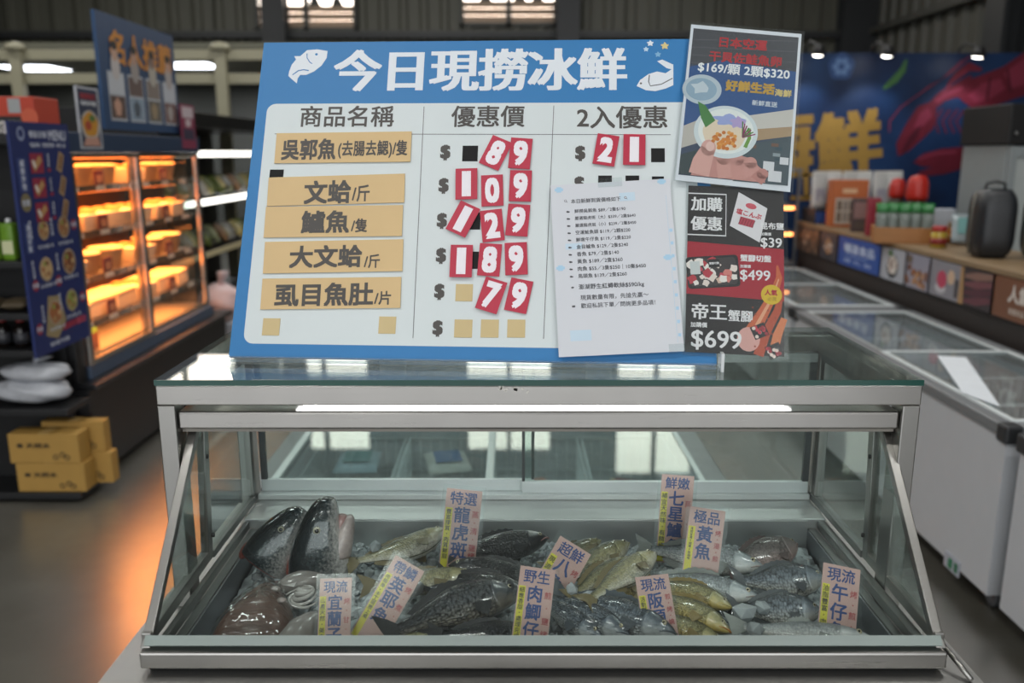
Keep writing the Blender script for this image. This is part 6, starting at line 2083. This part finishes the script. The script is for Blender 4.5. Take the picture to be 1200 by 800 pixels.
# single clear ice lumps
lump = None
for k, (px, py, s, lb) in enumerate(((872, 718, .019, 'largest clear ice lump, between the orange mouthed croaker and the tilapia'), (893, 712, .013, 'clear ice lump right of the largest one'), (884, 738, .014, 'clear ice lump lying on the silver mullet tail'), (670, 692, .012, 'clear ice lump left of the yellow croakers'), (690, 700, .013, 'clear ice lump touching the yellow croakers'), (440, 640, .012, 'clear ice lump beside the upper olive bass'))):
    r = random.Random(40 + k)
    m4 = Matrix.Translation(bed(px, py, .045)) @ Matrix.Rotation(k * 1.3, 4, 'Z') @ Matrix.Rotation(k * .7, 4, 'X') @ Matrix.Scale(s, 4)
    if lump is None:
        lump = thing('ice_lump', lb, 'ice', mtx=m4, group='clear ice lumps')
        q = MB(); q.add([V((p.x * r.uniform(.8, 1.3), p.y * r.uniform(.8, 1.3), p.z * r.uniform(.6, 1.1))) for p in ICO], ICF, m_ice); q.build('lump', lump, .08, True)
    else:
        dup(lump, m4, lb)

# ------------------------------------------------------------------ laminated tags
PNKC = mat('#cfa59c', .5, var=.03); INKB = pr('#23407f'); YEL = pr('#e2d236'); REDT = pr('#b0454a'); BLKT = pr('#3a3420')
TAGS = [
    ((394, 674), (390, 772), 38, '現流', '宜蘭子', '山產天然・美肉甜', '烤・甘・煎', 33, 'pink tag at the front left, standing beside the squid'),
    ((482, 657), (425, 756), 40, '帶鱗', '英耶魚', '肉細美・手工現撈上桌', '烤・煮・湯', 33, 'pink tag tilted to the right between ice and the dark tilapia'),
    ((545, 571), (534, 674), 42, '特選', '龍虎斑', '豐富膠質・肉質鮮甜', '蒸・清・鹽烤', 14, 'pink tag at the back, left of the black grouper'),
    ((631, 662), (616, 786), 42, '野生', '肉鯽仔', '細嫩香甜・處理完成', '煎・鹽烤', 33, 'tall pink tag at the front centre before the dark fish'),
    ((676, 636), (630, 716), 42, '超鮮', '八魚', '現流海味', '烤・煎', 30, 'strongly tilted pink tag lying before the olive bass stack'),
    ((763, 671), (780, 774), 40, '現流', '阪頭', '活動野味・甜', '煎・烤・燒', 33, 'pink tag leaning left among the yellow croakers'),
    ((795, 554), (787, 662), 38, '鮮嫩', '七星鱸魚', '補宜天然味・有精修補', '蒸・湯', 12, 'highest pink tag, at the back before the right rear door'),
    ((830, 593), (816, 706), 42, '極品', '黃魚', '清甜首選・細嫩・魚細味', '烤・湯・煎', 18, 'pink tag just right of the highest one, before the silver bass'),
    ((987, 660), (978, 768), 44, '現流', '午仔魚', '油脂豐富・肉質細', '烤・煎・燒', 30, 'pink tag at the right before the steel tray wall'),
]
for tp, bt, wpx, hdr, main, yel, red, lean, lb in TAGS:
    Pb = bed(*bt, .0)
    nn = V((0, -cos(radians(lean)), sin(radians(lean))))
    Pt = atp(*tp, Pb, nn)
    v = (Pt - Pb); h = v.length
    u = v.cross(nn).normalized()
    f = Fr(Pb, u, v, nn)
    dpt = (Pb - CAM).length
    w = wpx / F * ((Pb + Pt) / 2 - CAM).dot(V((0, CP, -SP)))
    t = thing('fish_tag', 'laminated ' + lb, 'tag', Pb, group='laminated pink fish tags')
    q = MB(); q.slab([f.p(-w / 2, .004), f.p(w / 2, .004), f.p(w / 2, h - .004), f.p(-w / 2, h - .004)], nn, .0006, PNKC); q.build('card', t)
    q = MB()
    hh = w * .38
    top = h - .007
    text(q, f, hdr, (-w * .4, top - hh, w * .4, top - .001), INKB, .0005, .015)
    lo = max(.004, top - hh - len(main) * w * .5)
    vtext(q, f, main, (-w * .235, lo, w * .235, top - hh - .002), INKB, .0005, .022, 3)
    rect(q, f, (-w * .47, .006, -w * .28, top - hh - w * .1), YEL, .0003)
    vtext(q, f, yel, (-w * .46, max(.006, lo - .002), -w * .29, top - hh - w * .13), BLKT, .0005, .015)
    vtext(q, f, red, (w * .27, max(.012, lo), w * .46, top - hh - w * .12), REDT, .0005, .015)
    q.build('lettering', t)
    e = w * .11
    MB().slab([f.p(-w / 2 - e, -.004, .001), f.p(w / 2 + e, -.004, .001), f.p(w / 2 + e, h + e * .5, .001), f.p(-w / 2 - e, h + e * .5, .001)], nn, .0002, LAMI).build('laminate', t)
bpy.data.scenes.remove(TS)
SC.view_settings.view_transform = 'Standard'
SC.view_settings.look = 'None'
SC.view_settings.exposure = EXPO
SC.view_settings.gamma = 1
SC.view_settings.use_curve_mapping = False
SC.cycles.max_bounces = 10
SC.cycles.diffuse_bounces = 3
SC.cycles.glossy_bounces = 4
SC.cycles.transparent_max_bounces = 32
SC.cycles.caustics_reflective = False
SC.cycles.caustics_refractive = False
SC.cycles.sample_clamp_indirect = 4
